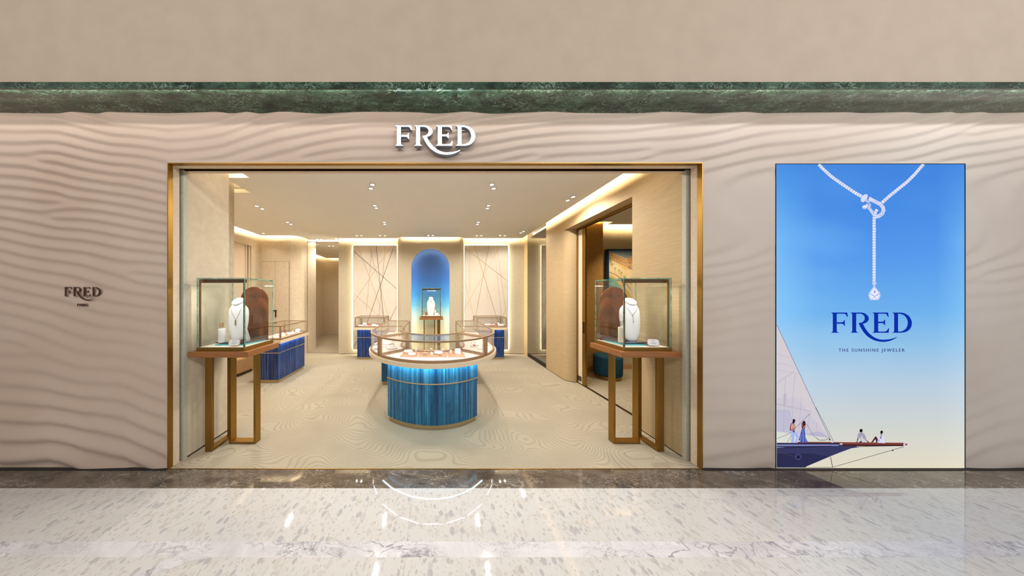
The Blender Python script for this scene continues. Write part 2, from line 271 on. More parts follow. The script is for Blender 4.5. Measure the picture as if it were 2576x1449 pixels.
# ------------------------------------------------------------------ mesh helpers
def root_origin(o):
    while o.parent is not None: o = o.parent
    return Vector(o.location)
class MB:
    def __init__(s): s.v = []; s.f = []; s.m = []
    def add(s, vs, fs, mi=0):
        n = len(s.v); s.v += [tuple(v) for v in vs]; s.f += [tuple(i+n for i in f) for f in fs]; s.m += [mi]*len(fs); return s
    def box(s, x0, x1, y0, y1, z0, z1, mi=0):
        if x0 > x1: x0, x1 = x1, x0
        if y0 > y1: y0, y1 = y1, y0
        return s.add([(x0,y0,z0),(x1,y0,z0),(x1,y1,z0),(x0,y1,z0),(x0,y0,z1),(x1,y0,z1),(x1,y1,z1),(x0,y1,z1)],
              [(0,3,2,1),(4,5,6,7),(0,1,5,4),(1,2,6,5),(2,3,7,6),(3,0,4,7)], mi)
    def prism(s, poly, z0, z1, mi=0):
        n = len(poly)
        vs = [(p[0], p[1], z0) for p in poly]+[(p[0], p[1], z1) for p in poly]
        fs = [tuple(reversed(range(n))), tuple(range(n, 2*n))]+[(i, (i+1) % n, n+(i+1) % n, n+i) for i in range(n)]
        return s.add(vs, fs, mi)
    def wallstrip(s, pts, t, z0, z1):
        """open poly-line pts (plan), thickened by t to the right of travel"""
        inn = offset_open(pts, t); n = len(pts)
        vs = [(p[0], p[1], z) for z in (z0, z1) for p in list(pts)+list(inn)]
        N2 = 2*n; fs = []
        for i in range(n-1):
            fs += [(i, i+1, N2+i+1, N2+i), (n+i+1, n+i, N2+n+i, N2+n+i+1), (N2+i, N2+i+1, N2+n+i+1, N2+n+i), (i+1, i, n+i, n+i+1)]
        fs += [(0, N2, N2+n, n), (n-1, 2*n-1, N2+2*n-1, N2+n-1)]
        return s.add(vs, fs)
    def ring(s, poly, d, z0, z1):
        inn = inset(poly, d); n = len(poly)
        vs = [(p[0], p[1], z) for z in (z0, z1) for p in list(poly)+inn]
        fs = []; b = 2*n
        for i in range(n):
            j = (i+1) % n
            fs += [(i, j, b+j, b+i), (n+j, n+i, b+n+i, b+n+j), (b+i, b+j, b+n+j, b+n+i), (j, i, n+i, n+j)]
        return s.add(vs, fs)
    def tube(s, path, r, seg=8, closed=False):
        P = [Vector(p) for p in path]; n = len(P); R = r if isinstance(r, (list, tuple)) else [r]*n
        vs = []; up = Vector((0, 0, 1)); prev = None
        for i in range(n):
            a = P[(i-1) % n] if (closed or i > 0) else P[i]; b = P[(i+1) % n] if (closed or i < n-1) else P[i]
            t = (b-a).normalized()
            if prev is None:
                u = t.cross(up); u = t.cross(Vector((1, 0, 0))) if u.length < 1e-3 else u
            else: u = prev - t*prev.dot(t)
            u.normalize(); prev = u; w = t.cross(u)
            for k in range(seg):
                an = 2*PI*k/seg; vs.append(P[i]+(u*math.cos(an)+w*math.sin(an))*R[i])
        fs = []
        for i in range(n if closed else n-1):
            j = (i+1) % n
            for k in range(seg):
                k2 = (k+1) % seg; fs.append((i*seg+k, i*seg+k2, j*seg+k2, j*seg+k))
        if not closed: fs += [tuple(reversed(range(seg))), tuple(range((n-1)*seg, n*seg))]
        return s.add(vs, fs)
    def lathe(s, prof, cx=0, cy=0, seg=32, sx=1, sy=1, z=0):
        vs = []; fs = []; n = len(prof)
        for (r, h) in prof:
            for k in range(seg):
                a = 2*PI*k/seg; vs.append((cx+r*sx*math.cos(a), cy+r*sy*math.sin(a), z+h))
        for i in range(n-1):
            for k in range(seg):
                k2 = (k+1) % seg; fs.append((i*seg+k, i*seg+k2, (i+1)*seg+k2, (i+1)*seg+k))
        fs += [tuple(reversed(range(seg))), tuple(range((n-1)*seg, n*seg))]
        return s.add(vs, fs)
    def build(s, name, mat, parent=None, smooth=False, bevel=0.0, mats=None, label=None, local=False, xf=None):
        me = bpy.data.meshes.new(name)
        vs = np.array(s.v, dtype=float)
        if xf is not None:
            h = np.c_[vs, np.ones(len(vs))] @ np.array(xf).T; vs = h[:, :3]
        o = bpy.data.objects.new(name, me); COL.objects.link(o)
        if parent is not None:
            o.parent = parent
            if not local: vs = vs - np.array(root_origin(parent))
        elif not local:
            c = np.array([(vs[:, 0].min()+vs[:, 0].max())/2, (vs[:, 1].min()+vs[:, 1].max())/2, vs[:, 2].min()])
            vs = vs - c; o.location = c
        me.from_pydata(vs.tolist(), [], s.f)
        for m in (mats or [mat]): me.materials.append(m)
        if mats: me.polygons.foreach_set('material_index', s.m)
        if smooth:
            me.polygons.foreach_set('use_smooth', [True]*len(me.polygons))
            try: me.set_sharp_from_angle(angle=math.radians(40))
            except Exception: pass
        if bevel:
            b = o.modifiers.new('bevel', 'BEVEL'); b.width = bevel; b.segments = 2; b.limit_method = 'ANGLE'; b.angle_limit = 0.7
        if label: o['label'] = label
        return o
def offset_open(pts, t):
    out = []; n = len(pts)
    for i in range(n):
        a = pts[max(0, i-1)]; b = pts[i]; c = pts[min(n-1, i+1)]
        n1 = (b[1]-a[1], -(b[0]-a[0])) if i > 0 else None; n2 = (c[1]-b[1], -(c[0]-b[0])) if i < n-1 else None
        n1 = n1 or n2; n2 = n2 or n1
        l1 = math.hypot(*n1) or 1; l2 = math.hypot(*n2) or 1
        n1 = (n1[0]/l1, n1[1]/l1); n2 = (n2[0]/l2, n2[1]/l2)
        m = (n1[0]+n2[0], n1[1]+n2[1]); d = 1+n1[0]*n2[0]+n1[1]*n2[1]; d = max(d, 0.35)
        out.append((b[0]+m[0]/d*t, b[1]+m[1]/d*t))
    return out
def inset(poly, d):
    A = sum(poly[i][0]*poly[(i+1) % len(poly)][1]-poly[(i+1) % len(poly)][0]*poly[i][1] for i in range(len(poly)))
    sg = -1 if A > 0 else 1; n = len(poly); out = []
    for i in range(n):
        a = poly[i-1]; b = poly[i]; c = poly[(i+1) % n]
        n1 = (b[1]-a[1], -(b[0]-a[0])); n2 = (c[1]-b[1], -(c[0]-b[0]))
        l1 = math.hypot(*n1) or 1; l2 = math.hypot(*n2) or 1
        n1 = (n1[0]/l1, n1[1]/l1); n2 = (n2[0]/l2, n2[1]/l2)
        m = (n1[0]+n2[0], n1[1]+n2[1]); dd = max(1+n1[0]*n2[0]+n1[1]*n2[1], 0.35)
        out.append((b[0]+sg*m[0]/dd*d, b[1]+sg*m[1]/dd*d))
    return out
def rect(x0, x1, y0, y1): return [(x0, y0), (x1, y0), (x1, y1), (x0, y1)]
def arc(cx, cy, r, a0, a1, n): return [(cx+r*math.cos(math.radians(a0+(a1-a0)*i/n)), cy+r*math.sin(math.radians(a0+(a1-a0)*i/n))) for i in range(n+1)]

def empty(name, loc, label, cat, group=None, rotz=0.0):
    o = bpy.data.objects.new(name, None); COL.objects.link(o); o.location = loc; o.empty_display_size = 0.1
    o.rotation_euler = (0, 0, rotz); o['label'] = label; o['category'] = cat
    if group: o['group'] = group
    return o
def tag(o, label, cat, group=None):
    o['label'] = label; o['category'] = cat
    if group: o['group'] = group
    return o
def struct(mb, name, mat, label=None, **kw):
    o = mb.build(name, mat, **kw); o['kind'] = 'structure'
    if label: o['label'] = label
    return o
def at(px, py, Y): return ((px-VX)*Y/FOC, Y, EYE-(py-VY)*Y/FOC)
def onz(px, py, z):
    Y = (EYE-z)*FOC/(py-VY); return ((px-VX)*Y/FOC, Y)

# ------------------------------------------------------------------ shell dimensions
OX0, OX1, OZ = (424-VX)/292, (1765-VX)/292, 2.633   # opening
CZ = 2.90                                            # shop ceiling
FT = EYE+(VY-282)/292                                # facade top / soffit height
FX0, FX1 = -4.6, 5.8
BK = 5.64                                            # back wall plane

# ------------------------------------------------------------------ mall floor
struct(MB().box(FX0, FX1, 1.355, 1.728, -0.05, 0.0).box(FX0, FX1, -3, 1.273, -0.05, 0.0), 'floor', M['terrazzo'])
struct(MB().box(FX0, FX1, 1.273, 1.355, -0.05, 0.0), 'trim_1', M['carrara'], 'pale veined marble strip set in the terrazzo')
struct(MB().box(FX0, FX1, 1.728, D, -0.05, 0.0), 'trim_2', M['dark'], 'dark grey brown marble strip along the shop front')
# curved marble band at the lower left
c1 = [onz(x, y, 0) for x, y in ((380, 1449), (430, 1430), (480, 1412), (520, 1405), (562, 1403))]
c2 = [onz(x, y, 0) for x, y in ((432, 1403), (405, 1415), (385, 1428), (360, 1440), (330, 1452), (300, 1470))]
c1 = [onz(345, 1478, 0)]+c1
mbp = MB(); poly = c1+c2; n_ = len(poly)
mbp.prism(poly[::-1] if False else poly, 0.0, 0.0008)
struct(mbp, 'trim_3', M['carrara'], 'curved marble inlay at lower left of terrazzo')
# carpet
struct(MB().box(-4.5, 5.3, D, 6.2, -0.05, 0.0), 'floor', M['carpet'], 'carved cream carpet of the shop')
struct(MB().box(OX0, OX1, D-0.003, D+0.004, 0.0, 0.003), 'trim_4', M['bronze'], 'thin brass edge of the carpet')

# ------------------------------------------------------------------ rippled facade
def F_phase(v):
    # integral of 1/lambda(v)
    vs = np.linspace(-400, 2200, 1301); lam = np.interp(vs, [-400, 560, 760, 950, 1150, 2200], [27, 27.5, 31, 42, 54, 60])
    ph = np.concatenate([[0], np.cumsum((vs[1:]-vs[:-1])/lam[1:])]); return np.interp(v, vs, ph)
DISL = [(90, 398, 1), (152, 508, -1), (125, 545, 1), (757, 401, 1), (1640, 378, -1), (2440, 330, 1), (1350, 395, -1), (330, 690, 1), (1700, 250, 1), (2480, 700, 1), (60, 880, -1)]
def ripple(u, v):
    gt = np.interp(u, [-300, 0, 140, 280, 420, 560, 700, 900, 1100, 1300, 1600, 1770, 2142, 2576, 2900], [-30, 0, 20, 56, 75, 60, 25, -5, -30, -60, -92, -125, -190, -265, -320])
    gm = np.interp(u, [-300, 0, 200, 423, 900, 1765, 1950, 2426, 2576, 2900], [-30, 0, 22, 60, 60, 60, 20, -60, -95, -170])
    gl = np.interp(u, [-300, 0, 120, 207, 310, 423, 600, 1600, 1765, 1950, 2426, 2576, 2900], [-90, 0, 14, 40, 44, 85, 90, 80, 60, 40, 30, -30, -150])
    w1 = np.clip((v-420)/240, 0, 1); w1 = w1*w1*(3-2*w1); w2 = np.clip((v-760)/260, 0, 1); w2 = w2*w2*(3-2*w2)
    g = (1-w1)*gt+w1*gm; g = (1-w2)*g+w2*gl
    p = F_phase(v-g)+0.22*np.sin(u/171+v/95+1)+0.16*np.sin(u/93-v/133+2)+0.08*np.sin(u/41+v/70)
    for (a, b, sgn) in DISL: p = p+sgn*np.arctan2(v-b, u-a)/(2*PI)
    A = np.interp(v, [250, 430, 620, 780, 900, 1000, 1180], [1.0, 0.92, 0.72, 0.50, 0.30, 0.62, 1.1])
    A = A*np.interp(u, [-300, 1200, 1765, 1960, 2900], [1, 1, 0.85, 0.7, 0.85])
    A = A*np.where(u > 1700, np.interp(v, [300, 600, 760, 1000, 1180], [1, 0.9, 0.45, 0.25, 0.6]), 1)
    A = A*(0.78+0.3*np.sin(u/230+v/160+0.5)*np.sin(u/140-v/210))
    for (a, b, sgn) in DISL: A = A*(1-0.7*np.exp(-((u-a)**2+((v-b)*2)**2)/500.0))
    th = 2*PI*p
    return A*0.0108*(-np.sin(th+0.30*np.sin(th)))
def seg(a, b, st): return np.linspace(a, b, max(2, int(round((b-a)/st))+1))
PX0, PX1, PZ1, PZ0 = (1951-VX)/292, (2425.5-VX)/292, EYE-(413-VY)/292, EYE-(1177-VY)/292
xs = np.unique(np.round(np.concatenate([seg(FX0, OX0, .014), seg(OX0, OX1, .014), seg(OX1, PX0, .014), seg(PX0, PX1, .014), seg(PX1, FX1, .014)]), 6))
zs = np.unique(np.round(np.concatenate([[0.005], seg(PZ0, PZ1, .0105), seg(PZ1, OZ, .006), seg(OZ, FT, .0105)]), 6))
XX, ZZ = np.meshgrid(xs, zs)
H = ripple(VX+292*XX, VY-292*(ZZ-EYE))
# keep the relief behind the bronze trim: flatten at the opening and at the lightbox edge
dx = np.maximum(np.maximum(OX0-XX, XX-OX1), 0); dz = np.maximum(ZZ-OZ, 0); de = np.hypot(dx, dz)
H = H-0.0115
dp = np.hypot(np.maximum(np.maximum(PX0-XX, XX-PX1), 0), np.maximum(ZZ-PZ1, 0)); de = np.minimum(de, dp)
fl = np.clip(de/0.035, 0, 1); fl = fl*fl*(3-2*fl); H = H*fl+(-0.005)*(1-fl)
me = bpy.data.meshes.new('wall_front'); nx = len(xs); nz = len(zs)
co = np.stack([XX, D-H-0.006, ZZ], -1).reshape(-1, 3)
idx = np.arange(nx*nz).reshape(nz, nx)
q = np.stack([idx[:-1, :-1], idx[:-1, 1:], idx[1:, 1:], idx[1:, :-1]], -1).reshape(-1, 4)
xc = ((XX[:-1, :-1]+XX[:-1, 1:])/2).reshape(-1); zc = ((ZZ[:-1, :-1]+ZZ[1:, :-1])/2).reshape(-1)
keep = ~(((xc > OX0) & (xc < OX1) & (zc < OZ)) | ((xc > PX0) & (xc < PX1) & (zc < PZ1)))
me.from_pydata(co.tolist(), [], q[keep].tolist()); me.polygons.foreach_set('use_smooth', [True]*len(me.polygons))
me.materials.append(M['facade']); fo = bpy.data.objects.new('wall_front', me); COL.objects.link(fo); fo['kind'] = 'structure'
fo['label'] = 'beige plaster shop front with sand ripple relief'
# solid wall behind the relief
bw = MB(); bw.box(FX0, OX0-0.0, D+0.026, 2.0, 0, 3.3).box(OX1, PX0-0.01, D+0.026, 2.0, 0, 3.3).box(PX1+0.01, FX1, D+0.026, 2.0, 0, 3.3)
bw.box(PX0-0.01, PX1+0.01, D+0.07, 2.0, 0, 3.3).box(PX0-0.01, PX1+0.01, D+0.026, D+0.07, PZ1+0.01, 3.3).box(OX0, OX1, D+0.026, 2.0, OZ+0.03, 3.3)
struct(bw, 'wall_front', M['reveal'])
struct(MB().box(FX0, OX0-.004, D-0.018, D+0.012, 0, .004).box(OX1+.004, FX1, D-0.018, D+0.012, 0, .004), 'base_shadow_front', M['shadowgap'])  # dark strip painted as the shaded recess at the facade foot
# green marble soffit and bulkhead
struct(MB().box(FX0, FX1, 1.686, D+0.04, FT, FT+0.03), 'trim_5', M['green'], 'polished green marble soffit above the shop front')
struct(MB().box(FX0, FX1, 1.68, 1.692, FT-0.016, FT+0.032), 'trim_6', M['green'], 'green marble nosing strip')
area('added_soffit_fill', (0.6, 1.698, FT-0.012), (0, 1, -.3), 10.2, .005, 11, (1.0, .93, .87))  # added unseen strip light, keeps the facade top out of the soffit shadow
struct(MB().box(FX0, FX1, 1.690, 1.95, FT+0.03, 4.7), 'wall_upper', M['bulk'])

# ------------------------------------------------------------------ entrance surround
br = MB(); t = 0.004
br.box(OX0-t, OX0+0.003, D-0.006, D+0.030, 0, OZ+t).box(OX1-0.003, OX1+t, D-0.006, D+0.030, 0, OZ+t).box(OX0+0.003, OX1-0.003, D-0.006, D+0.030, OZ-0.003, OZ+t)
struct(br, 'trim_7', M['bronze'], 'bronze frame around the shop entrance')
rv = MB(); rv.box(OX0-0.15, OX0+0.001, D+0.030, 1.997, 0, OZ+.05).box(OX1-0.001, OX1+0.15, D+0.030, 1.997, 0, OZ+.05)
rv.box(OX0+.001, OX1-.001, D+0.030, 1.997, OZ, OZ+.05).box(OX0+.001, OX1-.001, 2.040, 2.077, OZ, OZ+.30)
struct(rv, 'wall_reveal', M['reveal'])
struct(MB().box(OX0, OX1, 1.997, 2.040, OZ+0.022, OZ+0.05), 'trim_8', M['slotdark'], 'dark door track slot in the entrance soffit')
struct(MB().box(OX0, OX1, 1.9975, 2.003, OZ+0.0, OZ+0.022).box(OX0, OX1, 2.034, 2.0395, OZ+0.0, OZ+0.022), 'trim_9', M['bronze2'])
SL, SR = -2.273, 2.305     # inner faces of the side walls
struct(MB().box(-2.42, -2.265, 2.018, 2.05, 0, OZ).box(2.302-0.012, 2.45, 2.018, 2.05, 0, OZ), 'trim_10', M['channel'], 'grey green shutter channels beside the entrance')

# ------------------------------------------------------------------ shop walls (plan poly-lines, thickness outward)
W_ = MB()
# travel so that the room is on the left; thickness goes to the right = outside
leftline = [(-2.43, BK+0.17), (-2.367, BK+0.17)] 
rc = arc(-3.53, 5.61, 0.25, 0, -90, 0) if False else None
convex = [(-3.28-0.25*(1-math.cos(a)), 5.61-0.25+0.25*(1-math.sin(a)) if False else 5.61-0.25*math.sin(a)) for a in [PI/2*i/12 for i in range(13)]]
leftpts = [(-3.28, 5.83)]+[(-3.53+0.25*math.cos(PI/2*i/12), 5.61-0.25*math.sin(PI/2*i/12)) for i in range(13)]+[(-4.17, 5.36)]
W_.wallstrip(leftpts, 0.08, 0, 3.06)
# left wall with the sliding door recess (Y 4.0 .. 5.10, z < 2.626)
W_.box(-4.25, -4.17, 5.10, 5.44, 0, 3.06).box(-4.25, -4.17, 2.85, 4.0, 0, 3.06).box(-4.25, -4.17, 4.0, 5.10, 2.626, 3.06)
W_.box(-4.25, -2.62, 2.85, 2.93, 0, 3.06)
struct(W_, 'wall_left', M['wall'], smooth=True)
P_ = MB(); P_.box(-2.62, SL, 2.05, 2.476, 0, 3.06).box(-2.70, -2.62, 2.05, 2.93, 0, 3.06)
struct(P_, 'wall_pillar', M['wall'])
# back wall, left and right of the pilaster, mirror niche
B_ = MB(); B_.box(-2.367, -0.90, BK, BK+0.1, 0, 3.06).box(0.77, 2.40, BK, BK+0.1, 0, 3.06).box(-2.40, -2.367, BK, 5.9, 0, 3.06)
struct(B_, 'wall_back', M['wallb'])
# pilaster with arched niche
PY = 5.50; NCX, NR, NS = -0.071, 0.479, 2.17
px0, px1 = -0.78, 0.64
def cove_side(xa, xb):   # concave quarter from pilaster face to back wall
    return [(xa+(xb-xa)*math.sin(PI/2*i/10), PY+(BK-PY)*(1-math.cos(PI/2*i/10))) for i in range(11)]
pil = MB()
arch = [(NCX-NR, 0.0)]+[(NCX-NR*math.cos(PI*i/40), NS+NR*math.sin(PI*i/40)) for i in range(41)]+[(NCX+NR, 0.0)]
# face as quads strips from the arch to the outline
def outer_pt(p):
    x, z = p
    if z <= NS+1e-9: return (px0 if x < NCX else px1, z)
    # radial projection to rectangle
    dx_, dz_ = x-NCX, z-NS; k = 1e9
    if dx_ < -1e-6: k = min(k, (px0-NCX)/dx_)
    if dx_ > 1e-6: k = min(k, (px1-NCX)/dx_)
    if dz_ > 1e-6: k = min(k, (3.06-NS)/dz_)
    return (NCX+dx_*k, NS+dz_*k)
out = [outer_pt(p) for p in arch]
# make sure both upper corners are present
fa = []; 
for i in range(len(arch)-1):
    a, b = arch[i], arch[i+1]; oa, ob = out[i], out[i+1]
    pts = [(a[0], PY, a[1]), (b[0], PY, b[1]), (ob[0], PY, ob[1])]
    if abs(oa[0]-ob[0]) > 1e-6 and abs(oa[1]-ob[1]) > 1e-6:
        cx_ = px0 if oa[0] <= px0+1e-6 or ob[0] <= px0+1e-6 else px1; pts.append((cx_, PY, 3.06))
    pts.append((oa[0], PY, oa[1])); n = len(pts); pil.add(pts, [tuple(range(n))])
    pil.add([(a[0], PY, a[1]), (b[0], PY, b[1]), (b[0], PY+.05, b[1]), (a[0], PY+.05, a[1])], [(3, 2, 1, 0)])
    # back of the lip
    s_ = 1.13
    pil.add([(a[0], PY+.05, a[1]), (b[0], PY+.05, b[1]), (b[0] if b[1] == 0 else NCX+(b[0]-NCX)*1.16, PY+.05, b[1] if b[1] <= NS else NS+(b[1]-NS)*1.16), (a[0] if a[1] == 0 else NCX+(a[0]-NCX)*1.16, PY+.05, a[1] if a[1] <= NS else NS+(a[1]-NS)*1.16)], [(0, 1, 2, 3)])
cl = cove_side(px0, -0.90); cr = cove_side(px1, 0.77)
for c in (cl, cr):
    for i in range(10):
        a, b = c[i], c[i+1]; pil.add([(a[0], a[1], 0), (b[0], b[1], 0), (b[0], b[1], 3.06), (a[0], a[1], 3.06)], [(0, 1, 2, 3)])
pil.box(px0, px0+0.02, PY+.004, BK+0.3, 0, 3.06).box(px1-0.02, px1, PY+.004, BK+0.3, 0, 3.06)
struct(pil, 'wall_niche_surround', M['wallb'], smooth=True)
struct(MB().box(px0+0.02, px1-0.02, 5.72, 5.76, 0, 3.06), 'wall_niche', M['ombre'])
rim = MB()
for i in range(len(arch)-1):
    a, b = arch[i], arch[i+1]
    def inn(p, k=0.006):
        if p[1] <= NS: return (p[0]+(k if p[0] < NCX else -k), p[1])
        d_ = math.hypot(p[0]-NCX, p[1]-NS); return (NCX+(p[0]-NCX)*(d_-k)/d_, NS+(p[1]-NS)*(d_-k)/d_)
    ia, ib = inn(a), inn(b)
    rim.add([(a[0], PY-.002, a[1]), (b[0], PY-.002, b[1]), (b[0], PY+.05, b[1]), (a[0], PY+.05, a[1]), (ia[0], PY-.002, ia[1]), (ib[0], PY-.002, ib[1]), (ib[0], PY+.05, ib[1]), (ia[0], PY+.05, ia[1])],
            [(0, 1, 5, 4), (4, 5, 6, 7), (7, 6, 2, 3), (0, 3, 2, 1)])
struct(rim, 'trim_11', M['channel'], 'thin metal edge of the arched niche', smooth=True)
# niche edge lights (hidden behind the arch lip)
NP = 5.0
for sx_ in (-1, 1):
    area('niche_light', (NCX+sx_*(NR+0.012), PY+0.07, NS/2), (-sx_*0.35, 1, 0), 2.1, 0.02, NP*0.62, (0.86, 0.97, 1.0), along=(0, 0, 1))
for i in range(9):
    a_ = PI*(i+0.5)/9; cx_, sz_ = -math.cos(a_), math.sin(a_)
    area('niche_light', (NCX+cx_*(NR+0.012), PY+0.07, NS+sz_*(NR+0.012)), (-cx_*0.35, 1, -sz_*0.35), 0.16, 0.02, NP*0.085, (0.86, 0.97, 1.0), along=(sz_, 0, -cx_))

# right wall: near jamb, portal, rounded return, far part with mirror
R_ = MB()
R_.box(SR, 2.50, 2.05, 2.58, 0, 3.06).box(SR, 2.50, 2.58, 3.97, 2.64, 3.06)
far = [(2.457, 3.818)]+[(2.457-0.152*math.sin(PI/2*i/10), 3.97-0.152*math.cos(PI/2*i/10)) for i in range(1, 11)]+[(SR, 4.545)]
R_.wallstrip(far, 0.07, 0, 2.64)
R_.box(SR, 2.40, 3.97, 4.545, 2.64, 3.06).box(SR, 2.40, 5.446, 5.74, 0, 3.06)
R_.box(SR+0.012, 2.40, 4.545, 5.446, 0, 3.06)
R_.box(2.52, 2.56, 2.05, 2.60, 0, 3.06).box(2.51, 2.56, 3.86, 4.40, 0, 3.06).box(2.51, 2.56, 2.60, 3.86, 2.64, 3.06)
struct(R_, 'wall_right', M['wood_wall'], smooth=True)
struct(MB().box(SR, SR+0.012, 4.55, 5.44, 0.095, 2.985), 'wall_right_mirror', M['mirror_grey'], 'tall grey mirror set in the right wall')
vt = MB(); vt.box(SR-0.001, SR+0.011, 4.545, 5.446, 0.0, 0.09)
for k in range(7): vt.box(SR-0.006, SR-0.001, 4.60, 5.38, 0.022+k*0.008, 0.026+k*0.008)
struct(vt, 'trim_12', M['vent'], 'dark slotted air grille under the mirror')
# room seen through the opening at the back left
Q_ = MB(); Q_.box(-3.36, -3.28, 5.83, 6.22, 0, 3.06).box(-4.25, -3.36, 6.16, 6.22, 0, 3.06).box(-4.25, -4.20, 6.22, 8.6, 0, 3.06).box(-4.25, -2.40, 8.57, 8.65, 0, 3.06).box(-2.43, -2.367, 5.9, 8.6, 0, 3.06)
struct(Q_, 'wall_passage', M['wall'])
cq = [(-2.44, 5.86), (-2.44, 8.45), (-4.05, 8.45), (-4.05, 6.36)]+[(-3.41+0.25*math.sin(PI/2*i/10), 6.10+0.26*math.cos(PI/2*i/10)) for i in range(11)]+[(-3.16, 5.86)]
struct(MB().prism(cq, CZ, CZ+0.05), 'ceiling', M['ceil'], 'ceiling of the passage')
struct(MB().box(-4.3, -2.36, 5.83, 8.7, 3.06, 3.1), 'ceiling', M['cove'])
struct(MB().box(-4.3, -2.36, 6.2, 8.7, -0.05, 0), 'floor', M['carpet'])
struct(MB().box(-3.28, -2.40, 5.778, 5.80, 2.872, 2.884).box(-3.284, -3.276, 5.79, 5.80, 0, 2.872).box(-3.28, -2.40, 5.79, 5.80, 0, .003), 'trim_13', M['baseline'])
# ceiling slab with cove gap
cp = [(2.19, 2.06), (2.19, 5.5), (0.80, 5.5)]+[(0.80-0.18*(i/8), 5.5-0.12*(0.5-0.5*math.cos(PI*i/8))) for i in range(1, 9)]
cp += [(-0.76-0.18*(i/8), 5.38+0.12*(0.5-0.5*math.cos(PI*i/8))) for i in range(9)]
cp += [(-2.44, 5.5), (-2.44, 5.66), (-3.16, 5.66)]+[(-3.41+0.25*math.cos(PI/2*i/10), 5.50-0.26*math.sin(PI/2*i/10)) for i in range(11)]
cp += [(-4.05, 5.24), (-4.05, 3.05), (-2.5, 3.05), (-2.5, 2.66), (-2.197, 2.66), (-2.197, 2.06)]
ce = MB(); ce.prism(cp, CZ, CZ+0.05)
struct(ce, 'ceiling', M['ceil'])
struct(MB().box(-4.3, 2.45, 2.045, 6.0, 3.06, 3.1), 'ceiling', M['cove'])
# cove strips
CP = 9.5
def cove(a, b, d, k=1.0, col=WARM):
    a = Vector((*a, 2.985)); b = Vector((*b, 2.985)); ln = (b-a).length
    area('cove_strip', (a+b)/2, (d[0], d[1], -0.35), ln, 0.035, CP*ln*k, col, along=(b-a))
cove((2.15, 2.1), (2.15, 4.5), (1, 0)); cove((2.15, 4.5), (2.15, 5.48), (1, 0), 0.9)
cove((2.15, 5.46), (0.82, 5.46), (0, 1)); cove((0.60, 5.34), (-0.74, 5.34), (0, 1)); cove((-0.96, 5.46), (-2.42, 5.46), (0, 1))
cove((-2.46, 5.62), (-3.15, 5.62), (0, 1)); cove((-3.5, 5.20), (-4.03, 5.20), (0, 1), 0.9); cove((-3.22, 5.55), (-3.42, 5.28), (-0.7, 0.7), 0.7)
cove((-4.01, 5.2), (-4.01, 3.1), (-1, 0)); cove((-2.23, 2.15), (-2.23, 2.62), (-1, 0), 0.6); cove((-4.0, 3.09), (-2.55, 3.09), (0, -1), 0.8); cove((-2.24, 2.7), (-2.46, 2.7), (0, -1), 0.6)

cove((-4.01, 8.4), (-4.01, 6.4), (-1, 0), .6); cove((-4.0, 8.41), (-2.5, 8.41), (0, 1), .6); cove((-3.2, 5.9), (-3.22, 6.2), (-1, -.3), .6)
# skirting lines
sk = MB(); sk.box(SR-0.004, SR, 2.05, 2.58, 0, 0.008).box(SL, SL+0.004, 2.05, 2.476, 0, 0.012).box(-2.367, -0.9, BK-0.003, BK, 0, 0.012).box(0.77, SR, BK-0.003, BK, 0, 0.012)
sk.wallstrip([(p[0]-0.003 if i else p[0], p[1]) for i, p in enumerate(far)], -0.002, 0, 0.008)
struct(sk, 'baseboard_shop', M['baseline'])

# ------------------------------------------------------------------ small room behind the portal
struct(MB().box(2.50, 3.31, 4.34, 4.44, 0, 3.06), 'wall_side_room', M['brown'])
struct(MB().box(3.31, 5.2, 4.52, 4.62, 0, 3.06).box(3.30, 3.32, 4.44, 4.6, 0, 3.06).box(5.1, 5.2, 2.1, 4.6, 0, 3.06).box(2.5, 5.2, 2.02, 2.1, 0, 3.06), 'wall_side_room', M['wallb'])
struct(MB().box(2.56, 5.1, 2.1, 4.26, CZ, CZ+0.05).box(3.45, 5.1, 4.26, 4.42, CZ, CZ+0.05), 'ceiling', M['ceil'], 'ceiling of the small side room')
struct(MB().box(2.5, 5.2, 2.1, 4.6, 3.06, 3.1), 'ceiling', M['cove'])
struct(MB().box(3.32, 5.1, 4.50, 4.52, 0.0, 0.10), 'baseboard_side_room', M['leather'])
area('cove_strip', (4.25, 4.40, 2.985), (0, 1, -0.35), 1.6, 0.035, 34, (1.0, 0.74, 0.38))
area('cove_strip', (2.95, 4.20, 2.985), (0, 1, -0.5), 0.7, 0.035, 11, (1.0, 0.74, 0.38))
sp = bpy.data.lights.new('side_room_fill_spot', 'SPOT'); sp.energy = 110; sp.color = (1, .78, .48); sp.spot_size = 1.5; sp.spot_blend = .7; sp.shadow_soft_size = .05
so = bpy.data.objects.new('side_room_fill_spot', sp); COL.objects.link(so); so.location = (3.75, 3.55, 2.88); so.rotation_euler = (0.35, 0, 0)  # unseen spot without a fitting, aimed to brighten the painting

# sliding door of the side room
dr = empty('sliding_door', (2.49, 3.74, 0), 'cream sliding door leaf with bronze edge, half pushed into right wall', 'door')
MB().box(2.478, 2.50, 3.70, 3.86, 0.012, 2.60).build('door_panel', M['reveal'], dr)
MB().box(2.474, 2.504, 3.63, 3.70, 0.012, 2.60).build('door_stile', M['bronze'], dr, bevel=.002)
MB().box(2.462, 2.474, 3.655, 3.675, 0.87, 1.06).build('door_handle', M['bronze2'], dr, bevel=.002)
vb = MB()
for k in range(6): vb.box(2.472, 2.478, 3.72, 3.83, 0.05+k*.014, 0.058+k*.014)
vb.build('door_vent', M['vent'], dr)
fr = MB(); fr.box(2.457, 2.515, 3.80, 3.842, 0, 2.64).box(2.457, 2.475, 2.58, 3.80, 2.61, 2.64).box(2.50, 2.515, 2.58, 3.80, 2.61, 2.64).box(2.475, 2.50, 2.58, 3.80, 2.632, 2.64)
